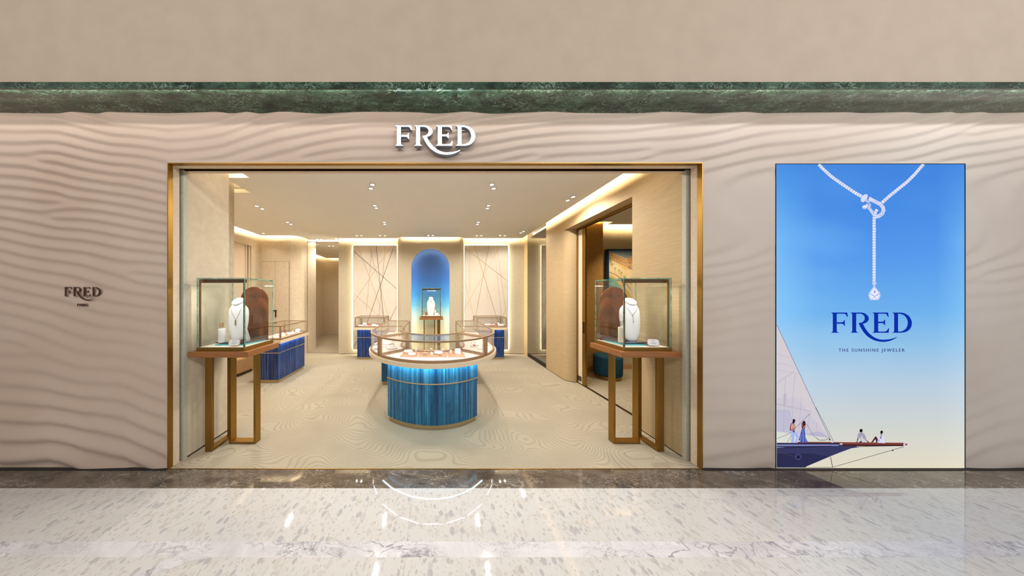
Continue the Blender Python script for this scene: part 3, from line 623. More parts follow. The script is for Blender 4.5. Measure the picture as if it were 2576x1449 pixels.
struct(fr, 'door_1', M['bronze'], 'bronze door frame of the side room portal')
struct(MB().box(2.47, 2.51, 2.58, 3.80, 0.0, 0.005), 'trim_14', M['slotdark'], 'dark floor track of the sliding door')

# left wall sliding door and back left double door
struct(MB().box(-4.24, -4.215, 4.0, 4.98, 0, 2.626), 'door_2', M['reveal'], 'plain beige sliding door in the left wall')
struct(MB().box(-4.25, -4.19, 4.98, 5.0, 0, 2.626).box(-4.25, -4.20, 5.07, 5.10, 0, 2.626), 'trim_15', M['reveal'])
d3 = MB().box(-4.14, -3.465, 5.357, 5.362, 0.03, 2.309); struct(d3, 'door_3', M['baseline'])
struct(MB().box(-4.135, -3.806, 5.352, 5.358, 0.035, 2.304).box(-3.800, -3.470, 5.352, 5.358, 0.035, 2.304), 'door_4', M['wall'], 'flush double doors in the back left wall')
hd = MB(); hd.box(-3.86, -3.76, 5.325, 5.352, 1.115, 1.135).box(-3.785, -3.765, 5.325, 5.34, 0.97, 1.115)
struct(hd, 'door_5', M['black'], 'black lever handle of the double doors')

# ------------------------------------------------------------------ lettering
LET = {
'F': ([(92,128),(558,128),(576,256),(556,256),(540,222),(520,190),(500,172),(470,163),(250,163),(250,415),(395,415),(430,408),(452,395),(466,375),(472,350),(487,350),(487,524),(472,524),(463,498),(445,472),(420,462),(395,458),(250,458),(250,640),(254,675),(268,700),(290,711),(316,714),(316,724),(92,724),(92,714),(118,709),(132,692),(138,660),(140,640),(140,210),(136,180),(122,152),(92,136)], []),
'R': ([(660,128),(960,128),(1005,132),(1040,140),(1075,153),(1105,170),(1150,210),(1170,232),(1184,262),(1194,300),(1192,328),(1182,355),(1160,390),(1120,425),(1075,447),(1022,458),(1035,490),(1050,520),(1090,595),(1140,665),(1200,735),(1240,772),(1280,805),(1325,838),(1370,865),(1415,887),(1460,903),(1510,917),(1560,925),(1610,929),(1660,928),(1760,920),(1850,905),(1930,885),(2000,855),(2013,853),(2010,868),(1960,900),(1890,935),(1800,968),(1700,988),(1650,992),(1600,992),(1550,989),(1500,982),(1450,973),(1400,960),(1350,943),(1300,920),(1250,893),(1200,860),(1160,830),(1120,795),(1050,715),(990,625),(945,545),(910,470),(895,437),(950,432),(1000,415),(1025,399),(1045,380),(1062,358),(1072,335),(1078,312),(1078,285),(1075,265),(1068,245),(1056,222),(1040,205),(1020,190),(1000,178),(975,168),(950,163),(822,163),(822,640),(826,675),(838,697),(858,709),(878,714),(878,724),(660,724),(660,714),(688,708),(704,690),(710,655),(710,200),(704,172),(690,150),(660,136)], []),
'E': ([(1305,128),(1758,128),(1778,256),(1758,256),(1742,220),(1720,190),(1695,172),(1665,163),(1468,163),(1468,398),(1590,398),(1625,390),(1645,372),(1655,340),(1672,340),(1672,503),(1655,503),(1645,475),(1625,452),(1590,442),(1468,442),(1468,655),(1475,680),(1495,689),(1640,689),(1690,682),(1730,660),(1757,625),(1772,588),(1790,588),(1776,724),(1305,724),(1305,714),(1330,708),(1348,690),(1355,655),(1355,200),(1350,172),(1335,150),(1305,136)], []),
'D': ([(1893,128),(2110,128),(2155,131),(2200,138),(2245,152),(2290,172),(2332,198),(2370,230),(2400,268),(2425,310),(2443,348),(2455,390),(2460,415),(2460,450),(2452,510),(2440,552),(2420,590),(2392,625),(2360,655),(2327,678),(2290,695),(2245,710),(2200,718),(2150,723),(2110,724),(1893,724),(1893,714),(1920,708),(1938,690),(1944,655),(1944,200),(1938,172),(1922,150),(1893,136)],
      [[(2054,165),(2110,167),(2145,173),(2180,185),(2215,202),(2250,225),(2280,255),(2305,290),(2322,323),(2335,360),(2342,395),(2345,430),(2342,470),(2335,510),(2320,550),(2300,585),(2275,615),(2245,640),(2215,659),(2180,675),(2145,685),(2110,690),(2080,690),(2060,680),(2054,655)]]),
}
def curve_mesh(polys, depth):
    """filled and extruded outline; local x right, y up, front towards +z"""
    cu = bpy.data.curves.new('outline', 'CURVE'); cu.dimensions = '2D'; cu.fill_mode = 'BOTH'; cu.extrude = depth/2
    for pl in polys:
        s = cu.splines.new('POLY'); s.points.add(len(pl)-1); s.use_cyclic_u = True
        for i, p in enumerate(pl): s.points[i].co = (p[0], p[1], 0, 1)
    o = bpy.data.objects.new('outline', cu); COL.objects.link(o)
    me = bpy.data.meshes.new_from_object(o); bpy.data.objects.remove(o); bpy.data.curves.remove(cu); return me
def text_mesh(txt, size, depth, spacing=1.0):
    cu = bpy.data.curves.new('text', 'FONT'); cu.body = txt; cu.size = size; cu.extrude = depth/2; cu.align_x = 'CENTER'; cu.space_character = spacing
    o = bpy.data.objects.new('text', cu); COL.objects.link(o)
    me = bpy.data.meshes.new_from_object(o); bpy.data.objects.remove(o); bpy.data.curves.remove(cu); return me
def put(me, name, parent, mats, loc, depth=None, tilt=None):
    """place an upright flat mesh (local xy -> world xz) facing the viewer; loc relative to the parent root"""
    me.materials.clear()
    for m in mats: me.materials.append(m)
    if len(mats) > 1 and depth:
        for p in me.polygons: p.material_index = 0 if (p.normal.z > 0.5 and p.center.z > 0) else 1
    o = bpy.data.objects.new(name, me); COL.objects.link(o); o.parent = parent; o.location = loc
    o.rotation_euler = tilt if tilt else (PI/2, 0, 0); return o
def logo(parent, height, cx, z_base, y, depth, mats, name='letter', rot=None):
    """height = cap height in metres, centred on cx"""
    k = height/596.0
    for ch in 'FRED':
        o_, hs = LET[ch]
        conv = lambda pl: [((x-1276)*k, (724-yy)*k) for x, yy in pl]
        me = curve_mesh([conv(o_)]+[conv(h) for h in hs], depth)
        put(me, name, parent, mats, (cx, y, z_base), depth, rot)
# illuminated sign: letters 998..1192 px, cap top 316, base 366.5 at the letter fronts
ky = (D-0.038)/FOC
sg = empty('shop_sign', (0.0, D, 2.75), 'large white illuminated raised letters above the shop entrance', 'sign')
capH = (366.6-316.2)*ky
logo(sg, capH, (1095-VX)*ky, EYE-(366.6-VY)*ky-2.75, -0.022, 0.036, [M['signface'], M['signside']])
# small brown sign on the left
ss = empty('wall_sign', ((210-VX)/292, D, 1.35), 'small dark brown raised lettering on the left part of shop front', 'sign')
logo(ss, (745-722.0)/292, 0, EYE-(745.2-VY)/292-1.35, -0.0055, 0.003, [M['brownmetal']])
put(text_mesh('PARIS', 0.034, 0.003, 1.08), 'lettering', ss, [M['brownmetal']], (0, -0.0055, EYE-(770.5-VY)/292-1.35))

# ------------------------------------------------------------------ backlit poster
pb = empty('advertising_lightbox', ((PX0+PX1)/2, D, PZ0), 'tall backlit blue sky poster with necklace and sailing boat', 'poster')
po = np.array(root_origin(pb))
MB().box(PX0+.002, PX1-.002, D-0.002, D+0.06, PZ0, PZ1-.002).build('backlit_panel', M['poster'], pb)
fb = MB(); e = 0.0035
fb.box(PX0-e, PX0+.001, D-.004, D+.05, PZ0, PZ1+e).box(PX1-.001, PX1+e, D-.004, D+.05, PZ0, PZ1+e).box(PX0, PX1, D-.004, D+.05, PZ1-.001, PZ1+e)
fb.build('poster_frame', M['black'], pb)
def fp(x, y): return ((x-VX)/292, EYE-(y-VY)/292)
layer = [0]
def flat(polys, name, rgb, strength=1.0, mat=None, lay=None):
    layer[0] += 1; yy = D-0.003-0.00022*(lay if lay is not None else layer[0])
    mb = MB()
    for pl in polys:
        pts = [fp(*p) for p in pl]; n = len(pts)
        A = sum(pts[i][0]*pts[(i+1) % n][1]-pts[(i+1) % n][0]*pts[i][1] for i in range(n))
        if A < 0: pts = pts[::-1]
        mb.add([(p[0], yy, p[1]) for p in pts], [tuple(range(n))])
    return mb.build(name, mat or emis('print_'+name, rgb, strength), pb)
def stroke(path, w):
    out = []
    for a, b in zip(path[:-1], path[1:]):
        dx_, dy_ = b[0]-a[0], b[1]-a[1]; l_ = math.hypot(dx_, dy_); nx_, ny_ = -dy_/l_*w/2, dx_/l_*w/2
        out.append([(a[0]+nx_, a[1]+ny_), (b[0]+nx_, b[1]+ny_), (b[0]-nx_, b[1]-ny_), (a[0]-nx_, a[1]-ny_)])
    return out
def resample(path, st):
    P = [Vector(p) for p in path]; out = [P[0].copy()]; acc = 0.0
    for a, b in zip(P[:-1], P[1:]):
        l_ = (b-a).length; t_ = st-acc
        while t_ <= l_: out.append(a+(b-a)*t_/l_); t_ += st
        acc = (acc+l_) % st
    return [tuple(p) for p in out]
def ell(cx, cy, rx, ry, rot=0, n=24):
    return [(cx+rx*math.cos(a)*math.cos(rot)-ry*math.sin(a)*math.sin(rot), cy+rx*math.cos(a)*math.sin(rot)+ry*math.sin(a)*math.cos(rot)) for a in [2*PI*i/n for i in range(n)]]
# logo and tagline on the poster
logo(pb, (836.7-785.9)/292, (2189-VX)/292-po[0], EYE-(836.8-VY)/292-po[2], -0.006, 0.001, [emis('print_royal_blue', (12, 48, 170))], 'printed_letter')
put(text_mesh('THE SUNSHINE JEWELER', 0.0395, 0.0006, 1.36), 'printed_tagline', pb, [emis('print_navy', (38, 52, 128))], ((2189-VX)/292-po[0], -0.006, EYE-(884.3-VY)/292-po[2]))
# necklace
cl1 = [(2058, 413.5), (2066, 423), (2090, 445), (2120, 466), (2150, 486), (2170, 497)]
cl2 = [(2321, 413.5), (2300, 438), (2280, 458), (2255, 478), (2235, 494), (2214, 513)]
cl3 = [(2205, 527), (2199, 536), (2197, 548), (2197, 712)]
for path in (cl1, cl2, cl3):
    flat(stroke(path, 8.6), 'printed_chain', (150, 160, 205), lay=1)
links = []; studs = []
for path in (cl1, cl2, cl3):
    R2 = resample(path, 6.8)
    for a, b in zip(R2[:-1], R2[1:]):
        dx_, dy_ = b[0]-a[0], b[1]-a[1]; l_ = math.hypot(dx_, dy_) or 1; tx, ty = dx_/l_, dy_/l_; cx_, cy_ = (a[0]+b[0])/2, (a[1]+b[1])/2
        links.append([(cx_+tx*u*2.9-ty*v*3.9, cy_+ty*u*2.9+tx*v*3.9) for u, v in ((-1, -.7), (-.6, -1), (.6, -1), (1, -.7), (1, .7), (.6, 1), (-.6, 1), (-1, .7))])
        studs.append(ell(cx_+tx*1.0, cy_+ty*1.0+0.6, 1.1, 0.8, n=6))
flat(links, 'printed_chain', (228, 234, 255), lay=2); flat(studs, 'printed_chain', (176, 182, 226), lay=3)
rnd = random.Random(3); specks = []; glints = []
for path in (cl1, cl2, cl3):
    for a in resample(path, 2.1):
        u_, v_ = rnd.uniform(-3.6, 3.6), rnd.uniform(-1, 1); w_ = rnd.uniform(.35, .8)
        (specks if rnd.random() < .6 else glints).append(ell(a[0]+(u_ if path is cl3 else u_*.6), a[1]+(v_ if path is cl3 else u_*.75), w_, w_*.8, n=5))
for a in resample([(2186, 501), (2200, 508), (2212, 514), (2219, 522), (2220.5, 530), (2217, 538), (2210, 543.5), (2203, 545.5)], 1.3)+resample([(2176, 515), (2186, 526), (2196, 540)], 1.3):
    w_ = rnd.uniform(.4, .9); (specks if rnd.random() < .45 else glints).append(ell(a[0]+rnd.uniform(-3.2, 3.2), a[1]+rnd.uniform(-3, 3), w_, w_, n=5))
flat(specks, 'printed_facets', (112, 120, 178), lay=9); flat(glints, 'printed_facets', (250, 252, 255), lay=9)
flat(stroke([(2186, 501), (2200, 508), (2212, 514), (2219, 522), (2220.5, 530), (2217, 538), (2210, 543.5), (2203, 545.5)], 9.5)+[ell(x, y, 4.75, 4.75, n=12) for x, y in ((2200, 508), (2212, 514), (2219, 522), (2220.5, 530), (2217, 538), (2210, 543.5), (2203, 545.5))], 'printed_clasp', (206, 212, 246), lay=4)
flat(stroke([(2176, 515), (2186, 526), (2196, 540)], 8)+stroke([(2184, 513), (2188, 516), (2184, 521)], 4), 'printed_clasp', (198, 204, 240), lay=4)
flat([ell(2172, 499, 11.5, 7, -0.9), ell(2188, 502, 7, 5, 0.8)], 'printed_clasp', (216, 222, 250), lay=5)
flat(stroke([(2174, 503), (2185, 510)], 7), 'printed_clasp', (186, 192, 236), lay=6)
flat(stroke([(2180, 496), (2183, 500)], 3)+stroke([(2171, 509), (2176, 513)], 2), 'printed_clasp', (96, 104, 190), lay=7)
flat([ell(2172, 522, 5.4, 5.0)], 'printed_clasp', (238, 240, 255), lay=7); flat([ell(2171, 524.5, 4.2, 2.0)], 'printed_clasp', (170, 176, 226), lay=8)
flat([[(2195, 706), (2199, 706), (2203, 713), (2198.5, 719), (2200, 722), (2211, 736), (2213, 744), (2208, 755), (2187, 755), (2182, 744), (2184, 736), (2194, 722), (2195.5, 719), (2191, 713)]], 'printed_pendant', (196, 206, 244), lay=5)
flat([[(2197, 724), (2208, 737), (2197, 743), (2187, 737)], [(2188, 741), (2196, 746), (2190, 752), (2185, 744)], [(2207, 741), (2199, 746), (2205, 752), (2210, 744)], [(2197, 748), (2202, 753), (2192, 753)]], 'printed_pendant', (236, 240, 255), lay=6)
flat([[(2197, 729), (2201, 735), (2195, 739)], [(2190, 740), (2193, 742), (2191, 745)], [(2203, 741), (2206, 741), (2204, 746)], [(2195, 745), (2199, 745), (2197, 748)]], 'printed_pendant', (136, 148, 216), lay=7)
# boat
X0 = 1952.2
flat([[(X0, 818), (1965, 845), (1993, 904), (2020, 962), (2047, 1021), (2070, 1072), (2084, 1101), (2030, 1094), (1990, 1089), (X0, 1085)]], 'printed_sail', (212, 205, 212), lay=1)
flat([[(X0, 1000), (2000, 1000), (2030, 1030), (2050, 1060), (2082, 1100), (2030, 1094), (X0, 1085)]], 'printed_sail', (205, 199, 212), lay=2)
flat([[(X0, 1030), (1985, 1030), (2000, 1090), (X0, 1085)]], 'printed_sail', (192, 189, 211), lay=3)
flat([[(2030, 1094), (2034, 1088), (2060, 1085), (2078, 1096), (2082, 1100)]], 'printed_sail', (186, 180, 206), lay=4)
flat([[(1969, 990), (1977, 990), (1976, 1018), (1968, 1018)], [(X0, 1013), (2040, 1034), (2041, 1037), (X0, 1018)]], 'printed_sail', (196, 188, 200), lay=4)
seams = []
for xa, ya, xb, yb in ((1974, 950, 1969, 1085), (1998, 940, 1990, 1030), (1993, 1030, 1990, 1060), (2014, 1000, 2007, 1090), (2035, 1038, 2028, 1094), (2054, 1060, 2050, 1088)):
    seams += stroke([(xa, ya), (xb, yb)], 0.7)
for ya in (890, 912, 930): seams += stroke([(X0, ya), (1965+(ya-845)*.46, ya+10)], 0.5)
seams += stroke([(X0, 964), (1996, 934)], 0.8)
flat(seams, 'printed_sail', (168, 160, 186), lay=5)
flat(stroke([(X0, 817), (2086, 1103)], 1.0)+stroke([(2094, 1108), (2050, 1024)], 1.0), 'printed_rigging', (92, 88, 110), lay=6)
flat([[(X0, 1114), (2110, 1114), (2112, 1118), (2150, 1121), (2160, 1124), (2140, 1127), (2110, 1138), (2060, 1158), (2026, 1173), (2026, 1175.5), (X0, 1175.5)]], 'printed_hull', (56, 58, 98), lay=2)
flat([[(X0, 1140), (2040, 1140), (2085, 1148), (2026, 1173), (2026, 1175.5), (X0, 1175.5)]], 'printed_hull', (44, 46, 82), lay=3)
flat([[(X0, 1117.5), (2112, 1117.5), (2105, 1121), (X0, 1121)], [(X0, 1123.5), (1975, 1123.5), (X0, 1126)]], 'printed_hull', (132, 136, 186), lay=3)
flat(stroke([(X0, 1114), (2110, 1114.6)], 1.6)+stroke([(1970, 1126), (2000, 1125.5), (2090, 1121)], 1.2), 'printed_hull', (24, 24, 44), lay=4)
flat([[(2005, 1110.5), (2060, 1111), (2270, 1113), (2275, 1115), (2280, 1115.5), (2280, 1119), (2270, 1121.5), (2160, 1121.5), (2115, 1121), (2118, 1114.5), (2005, 1113.5)]], 'printed_bowsprit', (134, 66, 60), lay=4)
flat([[(2118, 1117), (2270, 1117.5), (2268, 1121.5), (2160, 1121.5), (2115, 1121)]], 'printed_bowsprit', (74, 36, 42), lay=5)
flat([[(2270, 1112), (2275, 1113), (2275, 1120), (2270, 1121)]], 'printed_bowsprit', (196, 196, 214), lay=6)
rg = stroke([(2271, 1123), (2092, 1174.5)], 1.1)+stroke([(2092, 1174.5), (2028, 1175)], 1.0)+stroke([(2087, 1148), (2092, 1174)], 1.6)+stroke([(X0, 1103), (1986, 1089), (2035, 1040)], 0.8)
rg += stroke([(1979, 1112), (1993, 1086)], 0.8)+stroke([(2026, 1065), (2045, 1096), (2060, 1108), (2075, 1107), (2085, 1100)], 0.7)+stroke([(2046, 1097), (2058, 1105), (2070, 1106), (2084, 1100)], 0.6)
rg += stroke([(X0, 1133), (1975, 1143), (2005, 1148)], 1.6)+stroke([(2110, 1125), (2180, 1122), (2240, 1121)], 1.4)+[ell(2243, 1132, 2.2, 2.0, n=10), ell(2085, 1105, 2.4, 2.2, n=10)]
flat(rg, 'printed_rigging', (66, 64, 78), lay=6)
flat([ell(2006, 1148.5, 7.5, 7.5)], 'printed_hull', (92, 96, 140), lay=4); flat([ell(2006, 1148.5, 6.4, 6.4)], 'printed_hull', (44, 47, 90), lay=5); flat([ell(2006, 1149, 2.4, 2.4, n=12)], 'printed_rigging', (16, 16, 26), lay=7)
flat([[(2088, 1108), (2092, 1107), (2094, 1113), (2089, 1113)]], 'printed_rigging', (200, 196, 220), lay=8)
# printed figures
z10 = lambda pts: [(1950+x/10.35, 1040+y/10.35) for x, y in pts]
z12 = lambda pts: [(2110+x/12.075, 1060+y/12.075) for x, y in pts]
flat([z10([(380,448),(480,440),(530,490),(590,560),(600,590),(560,660),(555,755),(480,755),(520,650),(525,600),(480,560),(470,640),(465,755),(385,755),(400,640),(395,540)])], 'printed_person', (168, 182, 240), lay=9)
flat([z10([(395,245),(430,235),(470,250),(492,300),(495,400),(480,440),(430,450),(350,432),(362,330),(375,270)])], 'printed_person', (132, 84, 92), lay=10)
flat([z10([(400,260),(430,250),(445,330),(420,430),(400,430),(385,340)]), z10([(450,260),(480,290),(470,430),(455,430)])], 'printed_person', (226, 166, 150), lay=11)
flat([z10([(430,150),(462,130),(492,155),(494,200),(470,240),(440,246),(415,236),(428,200)]), z10([(430,440),(480,455),(478,480),(450,485)])], 'printed_person', (30, 22, 34), lay=12)
flat([z10([(668,390),(745,390),(752,470),(770,620),(825,735),(770,748),(620,750),(625,700),(580,690),(610,600),(650,460)])], 'printed_person', (76, 92, 172), lay=9)
flat([z10([(690,430),(705,430),(715,740),(695,740)]), z10([(640,560),(655,540),(640,700),(622,700)]), z10([(740,560),(752,560),(790,730),(772,735)])], 'printed_person', (134, 150, 216), lay=10)
flat([z10([(700,190),(735,182),(762,215),(765,330),(745,385),(690,385),(665,370),(662,250),(690,225)])], 'printed_person', (52, 30, 46), lay=10)
flat([z10([(738,300),(755,310),(752,345),(700,375),(690,350),(720,330)]), z10([(680,240),(692,250),(690,340),(680,330)])], 'printed_person', (206, 132, 122), lay=11)
flat([z12([(600,330),(690,330),(750,380),(800,500),(800,560),(775,560),(780,625),(680,628),(640,580),(600,490),(560,520),(530,510),(550,360)])], 'printed_person', (164, 158, 180), lay=9)
flat([z12([(620,500),(660,420),(700,500),(770,560),(778,625),(690,628),(650,570)])], 'printed_person', (206, 204, 204), lay=10)
flat([z12([(600,245),(620,222),(650,216),(685,235),(690,275),(672,322),(612,322),(598,285)])], 'printed_person', (22, 16, 26), lay=10)
flat([z12([(532,505),(562,515),(528,625),(468,625),(515,600)]), z12([(780,545),(800,550),(870,610),(890,630),(848,634)]), z12([(910,625),(960,610),(1070,445),(1100,450),(1150,520),(1135,630),(1100,635),(1085,540),(1065,545),(1000,625)]), z12([(1215,490),(1250,380),(1235,360),(1275,355),(1275,400),(1255,530)])], 'printed_person', (82, 42, 46), lay=10)
flat([z12([(570,625),(630,575),(685,632)])], 'printed_person', (72, 68, 112), lay=11)
flat([z12([(1150,520),(1200,510),(1255,530),(1250,400),(1275,385),(1330,480),(1345,580),(1375,645),(1330,650),(1135,635)])], 'printed_person', (220, 218, 244), lay=11)
flat([z12([(1210,480),(1245,410),(1240,500)]), z12([(1160,560),(1200,530),(1180,620)]), z12([(1255,400),(1275,395),(1270,460)])], 'printed_person', (118, 120, 206), lay=12)
flat([z12([(1225,290),(1255,262),(1290,275),(1308,325),(1285,352),(1220,360)])], 'printed_person', (24, 16, 26), lay=12)

# ------------------------------------------------------------------ recessed downlights
spots = [
 (937,464,'rear one of the pair left of centre nearest the entrance'),(933,474,'front one of the pair left of centre nearest the entrance'),
 (1237,464,'left one of the pair right of centre nearest the entrance'),(1242,474,'right one of the pair right of centre nearest the entrance'),
 (943,517,'first of the second pair left of centre'),(947,523,'second of the second pair left of centre'),
 (1229,517,'first of the second pair right of centre'),(1226,524,'second of the second pair right of centre'),
 (967,559,'front one of the third pair left of centre'),(968,564,'rear one of the third pair left of centre'),
 (1203,559,'front one of the third pair right of centre'),(1201,564,'rear one of the third pair right of centre'),
 (897.5,592.7,'outermost one above the left art panel'),(909,592.5,'second one above the left art panel'),
 (956,592.5,'third one above the left art panel'),(968.5,592.7,'innermost one above the left art panel'),
 (1077.5,592,'left one of the pair above the blue niche'),(1089,592,'right one of the pair above the blue niche'),
 (1199.5,592.5,'innermost one above the right art panel'),(1211,592.5,'second one above the right art panel'),
 (1258,592.3,'third one above the right art panel'),(1270,592.7,'outermost one above the right art panel'),
 (646,518,'left one of the pair behind the left pillar'),(660,525,'right one of the pair behind the left pillar'),
 (723,559,'left one of the pair over the left counter'),(732,564,'right one of the pair over the left counter'),
 (663,587,'single one before the back left double doors'),(798,602,'left one of the pair before the back left mirror'),(808,601.7,'right one of the pair before the back left mirror'),
 (828,619,'left one of the pair inside the back left passage'),(838,619,'right one of the pair inside the back left passage'),
 (1442,495,'right one of the pair beside the side room portal'),(1428,504,'left one of the pair beside the side room portal'),
 (-1.86,2.36,'added unseen behind the header above the left vitrine'),(1.90,2.36,'added unseen behind the header above the right vitrine'),  # unseen spotlights added to light the side walls and stands
 (1317,582,'right one of the pair before the right wall mirror'),(1310,585.5,'left one of the pair before the right wall mirror')]
ring_me = lens_me = None
for i, (x, y, lb) in enumerate(spots):
    X, Y = onz(x, y, CZ) if x > 50 else (x, y)
    r = 0.026
    d_ = empty('recessed_downlight', (X, Y, CZ), 'small round recessed ceiling spotlight, '+lb, 'ceiling light', 'recessed spotlights in the shop ceiling')
    if ring_me is None:
        rm = MB(); prof = [(r*1.35, -0.001), (r*1.35, -0.004), (r*1.02, -0.0045), (r*1.0, -0.001)]
        vs = []; sg_ = 24
        for (rr, h) in prof:
            for k in range(sg_): a = 2*PI*k/sg_; vs.append((rr*math.cos(a), rr*math.sin(a), h))
        fs = [(i_*sg_+k, i_*sg_+(k+1) % sg_, (i_+1)*sg_+(k+1) % sg_, (i_+1)*sg_+k) for i_ in range(3) for k in range(sg_)]
        rm.add(vs, fs); o1 = rm.build('trim_ring', M['ringm'], d_, local=True, smooth=True); ring_me = o1.data
        o2 = MB().lathe([(r, -0.002), (r, -0.0015)], seg=24).build('lens', M['led'], d_, local=True); lens_me = o2.data
    else:
        for nm, me_ in (('trim_ring', ring_me), ('lens', lens_me)):
            o = bpy.data.objects.new(nm, me_); COL.objects.link(o); o.parent = d_
    l = bpy.data.lights.new('downlight_beam', 'SPOT'); l.color = (1.0, 0.95, 0.87); l.shadow_soft_size = 0.022
    wallwash = 5.0 < Y < 6.0
    l.energy = 7 if x < 50 else (5 if wallwash else 33); l.spot_size = math.radians(110 if wallwash else 164); l.spot_blend = 0.6
    lo = bpy.data.objects.new('downlight_beam', l); COL.objects.link(lo); lo.parent = d_; lo.location = (0, 0, -0.012)

# ------------------------------------------------------------------ art panels
def art_panel(x0, x1, label, gold, black):
    z0, z1 = 0.13, 2.742
    r_ = empty('art_panel', ((x0+x1)/2, 5.6, z0), label, 'wall panel', 'backlit art panels on the back wall')
    MB().box(x0, x1, 5.600, 5.616, z0, z1).build('panel_board', M['panel'], r_, bevel=.002)
    MB().box(x0+.12, x1-.12, 5.616, BK, z0+.12, z1-.12).build('mounting_box', M['cove'], r_)
    ed = MB(); ed.box(x0-.003, x0, 5.597, 5.617, z0, z1).box(x1, x1+.003, 5.597, 5.617, z0, z1).box(x0-.003, x1+.003, 5.597, 5.617, z1, z1+.003).box(x0-.003, x1+.003, 5.597, 5.617, z0-.003, z0)
    ed.build('edge_trim', M['bronze2'], r_)
    def lines(lst, nm, mat):
        mb = MB()
        for (ax, ay, bx, by, w) in lst:
            A = Vector((x0+(x1-x0)*ax, z1-(z1-z0)*ay)); B = Vector((x0+(x1-x0)*bx, z1-(z1-z0)*by)); n = (B-A).normalized(); n = Vector((-n.y, n.x))*w/2
            q = [A+n, A-n, B-n, B+n]
            mb.add([(p.x, 5.5965, p.y) for p in q]+[(p.x, 5.600, p.y) for p in q], [(0, 1, 2, 3), (0, 4, 5, 1), (1, 5, 6, 2), (2, 6, 7, 3), (3, 7, 4, 0)])
        mb.build(nm, mat, r_)
    lines(gold, 'gold_inlay', M['goldline']); 
    if black: lines(black, 'black_inlay', M['blackline'])
    PW = 4.6
    w = x1-x0; h = z1-z0; yy = 5.628
    area('panel_backlight', (x0+.015, yy, (z0+z1)/2), (-1, 0.35, 0), h, 0.02, PW*h, WARMW, along=(0, 0, 1))
    area('panel_backlight', (x1-.015, yy, (z0+z1)/2), (1, 0.35, 0), h, 0.02, PW*h, WARMW, along=(0, 0, 1))
    area('panel_backlight', ((x0+x1)/2, yy, z1-.015), (0, 0.35, 1), w, 0.02, PW*w, WARMW)
    area('panel_backlight', ((x0+x1)/2, yy, z0+.015), (0, 0.35, -1), w, 0.02, PW*w, WARMW)
a = 0.008; b = 0.0035
art_panel(-2.010, -0.918, 'tall backlit panel with crossing black and gold lines, left of blue niche',
  [(.74,0,.57,.74,.006),(.57,.74,.5,1,.006),(.88,.0,.0,.55,b),(.1,0,.7,.68,b),(0,.46,.68,.71,b),(.43,0,.3,.62,b),(.36,0,.85,.76,b)],
  [(0,.05,1,.417,a),(.523,0,.72,.79,a),(.94,0,.27,.80,a),(.27,.8,0,.98,a),(1,.58,.84,.72,a),(.72,.79,.8,1,a)])
art_panel(0.783, 1.878, 'tall backlit panel with crossing thin gold lines, right of blue niche',
  [(0,.02,1,.343,a),(.23,0,.76,.72,a),(.565,0,.24,.72,a),(.82,0,0,.61,b),(.0,.33,.24,.72,b),(.74,0,1,.78,b),(.24,.72,.1,1,.006),(.76,.72,1,1,.006),(1,.56,.84,.72,b),(.12,0,.12,.45,.002),(.48,0,.52,.5,.002),(.68,0,.86,.7,.002)], None)

# ------------------------------------------------------------------ counters
def flutes(poly, closed, z0, z1, name, mat, parent, amp=0.0055):
    """vertical half-round ribs of uneven width around a plan outline (ccw)"""
    pts = [Vector(p) for p in poly]+([Vector(poly[0])] if closed else []); L_ = [0.0]
    for a_, b_ in zip(pts[:-1], pts[1:]): L_.append(L_[-1]+(b_-a_).length)
    tot = L_[-1]; out = []; s = 0.0
    def P(s_):
        s_ = min(max(s_, 0), tot-1e-9)
        for i in range(len(L_)-1):
            if L_[i] <= s_ <= L_[i+1]:
                t_ = (s_-L_[i])/max(L_[i+1]-L_[i], 1e-9); d_ = (pts[i+1]-pts[i]).normalized(); return pts[i].lerp(pts[i+1], t_), Vector((d_.y, -d_.x))
    while s < tot-0.004:
        w = random.choice((0.011, 0.013, 0.015, 0.018, 0.021)); w = min(w, tot-s)
        for k in range(5):
            p, n = P(s+w*k/5); out.append(p+n*amp*math.sin(PI*k/5)**0.6 if k else p-n*0.001)
        s += w
    p, n = P(tot); 
    if not closed: out.append(p)
    mb = MB(); n_ = len(out)
    mb.v = [(p.x, p.y, z) for z in (z0, z1) for p in out]
    m_ = n_ if closed else n_-1
    mb.f = [(i, (i+1) % n_, n_+(i+1) % n_, n_+i) for i in range(m_)]
    if closed: mb.f += [tuple(range(n_, 2*n_)), tuple(reversed(range(n_)))]
    mb.m = [0]*len(mb.f)
    return mb.build(name, mat, parent)
def fluted_base(poly, root, top, mat):
    flutes(poly, True, 0.055, 0.506, 'fluted_base', mat, root); flutes(poly, True, 0.517, top, 'fluted_base', mat, root)
    MB().prism(inset(poly, -0.009), 0.506, 0.517).build('trim_band', M['band'], root)
    MB().prism(inset(poly, 0.012), 0.0, 0.055).build('plinth', M['plinth'], root)
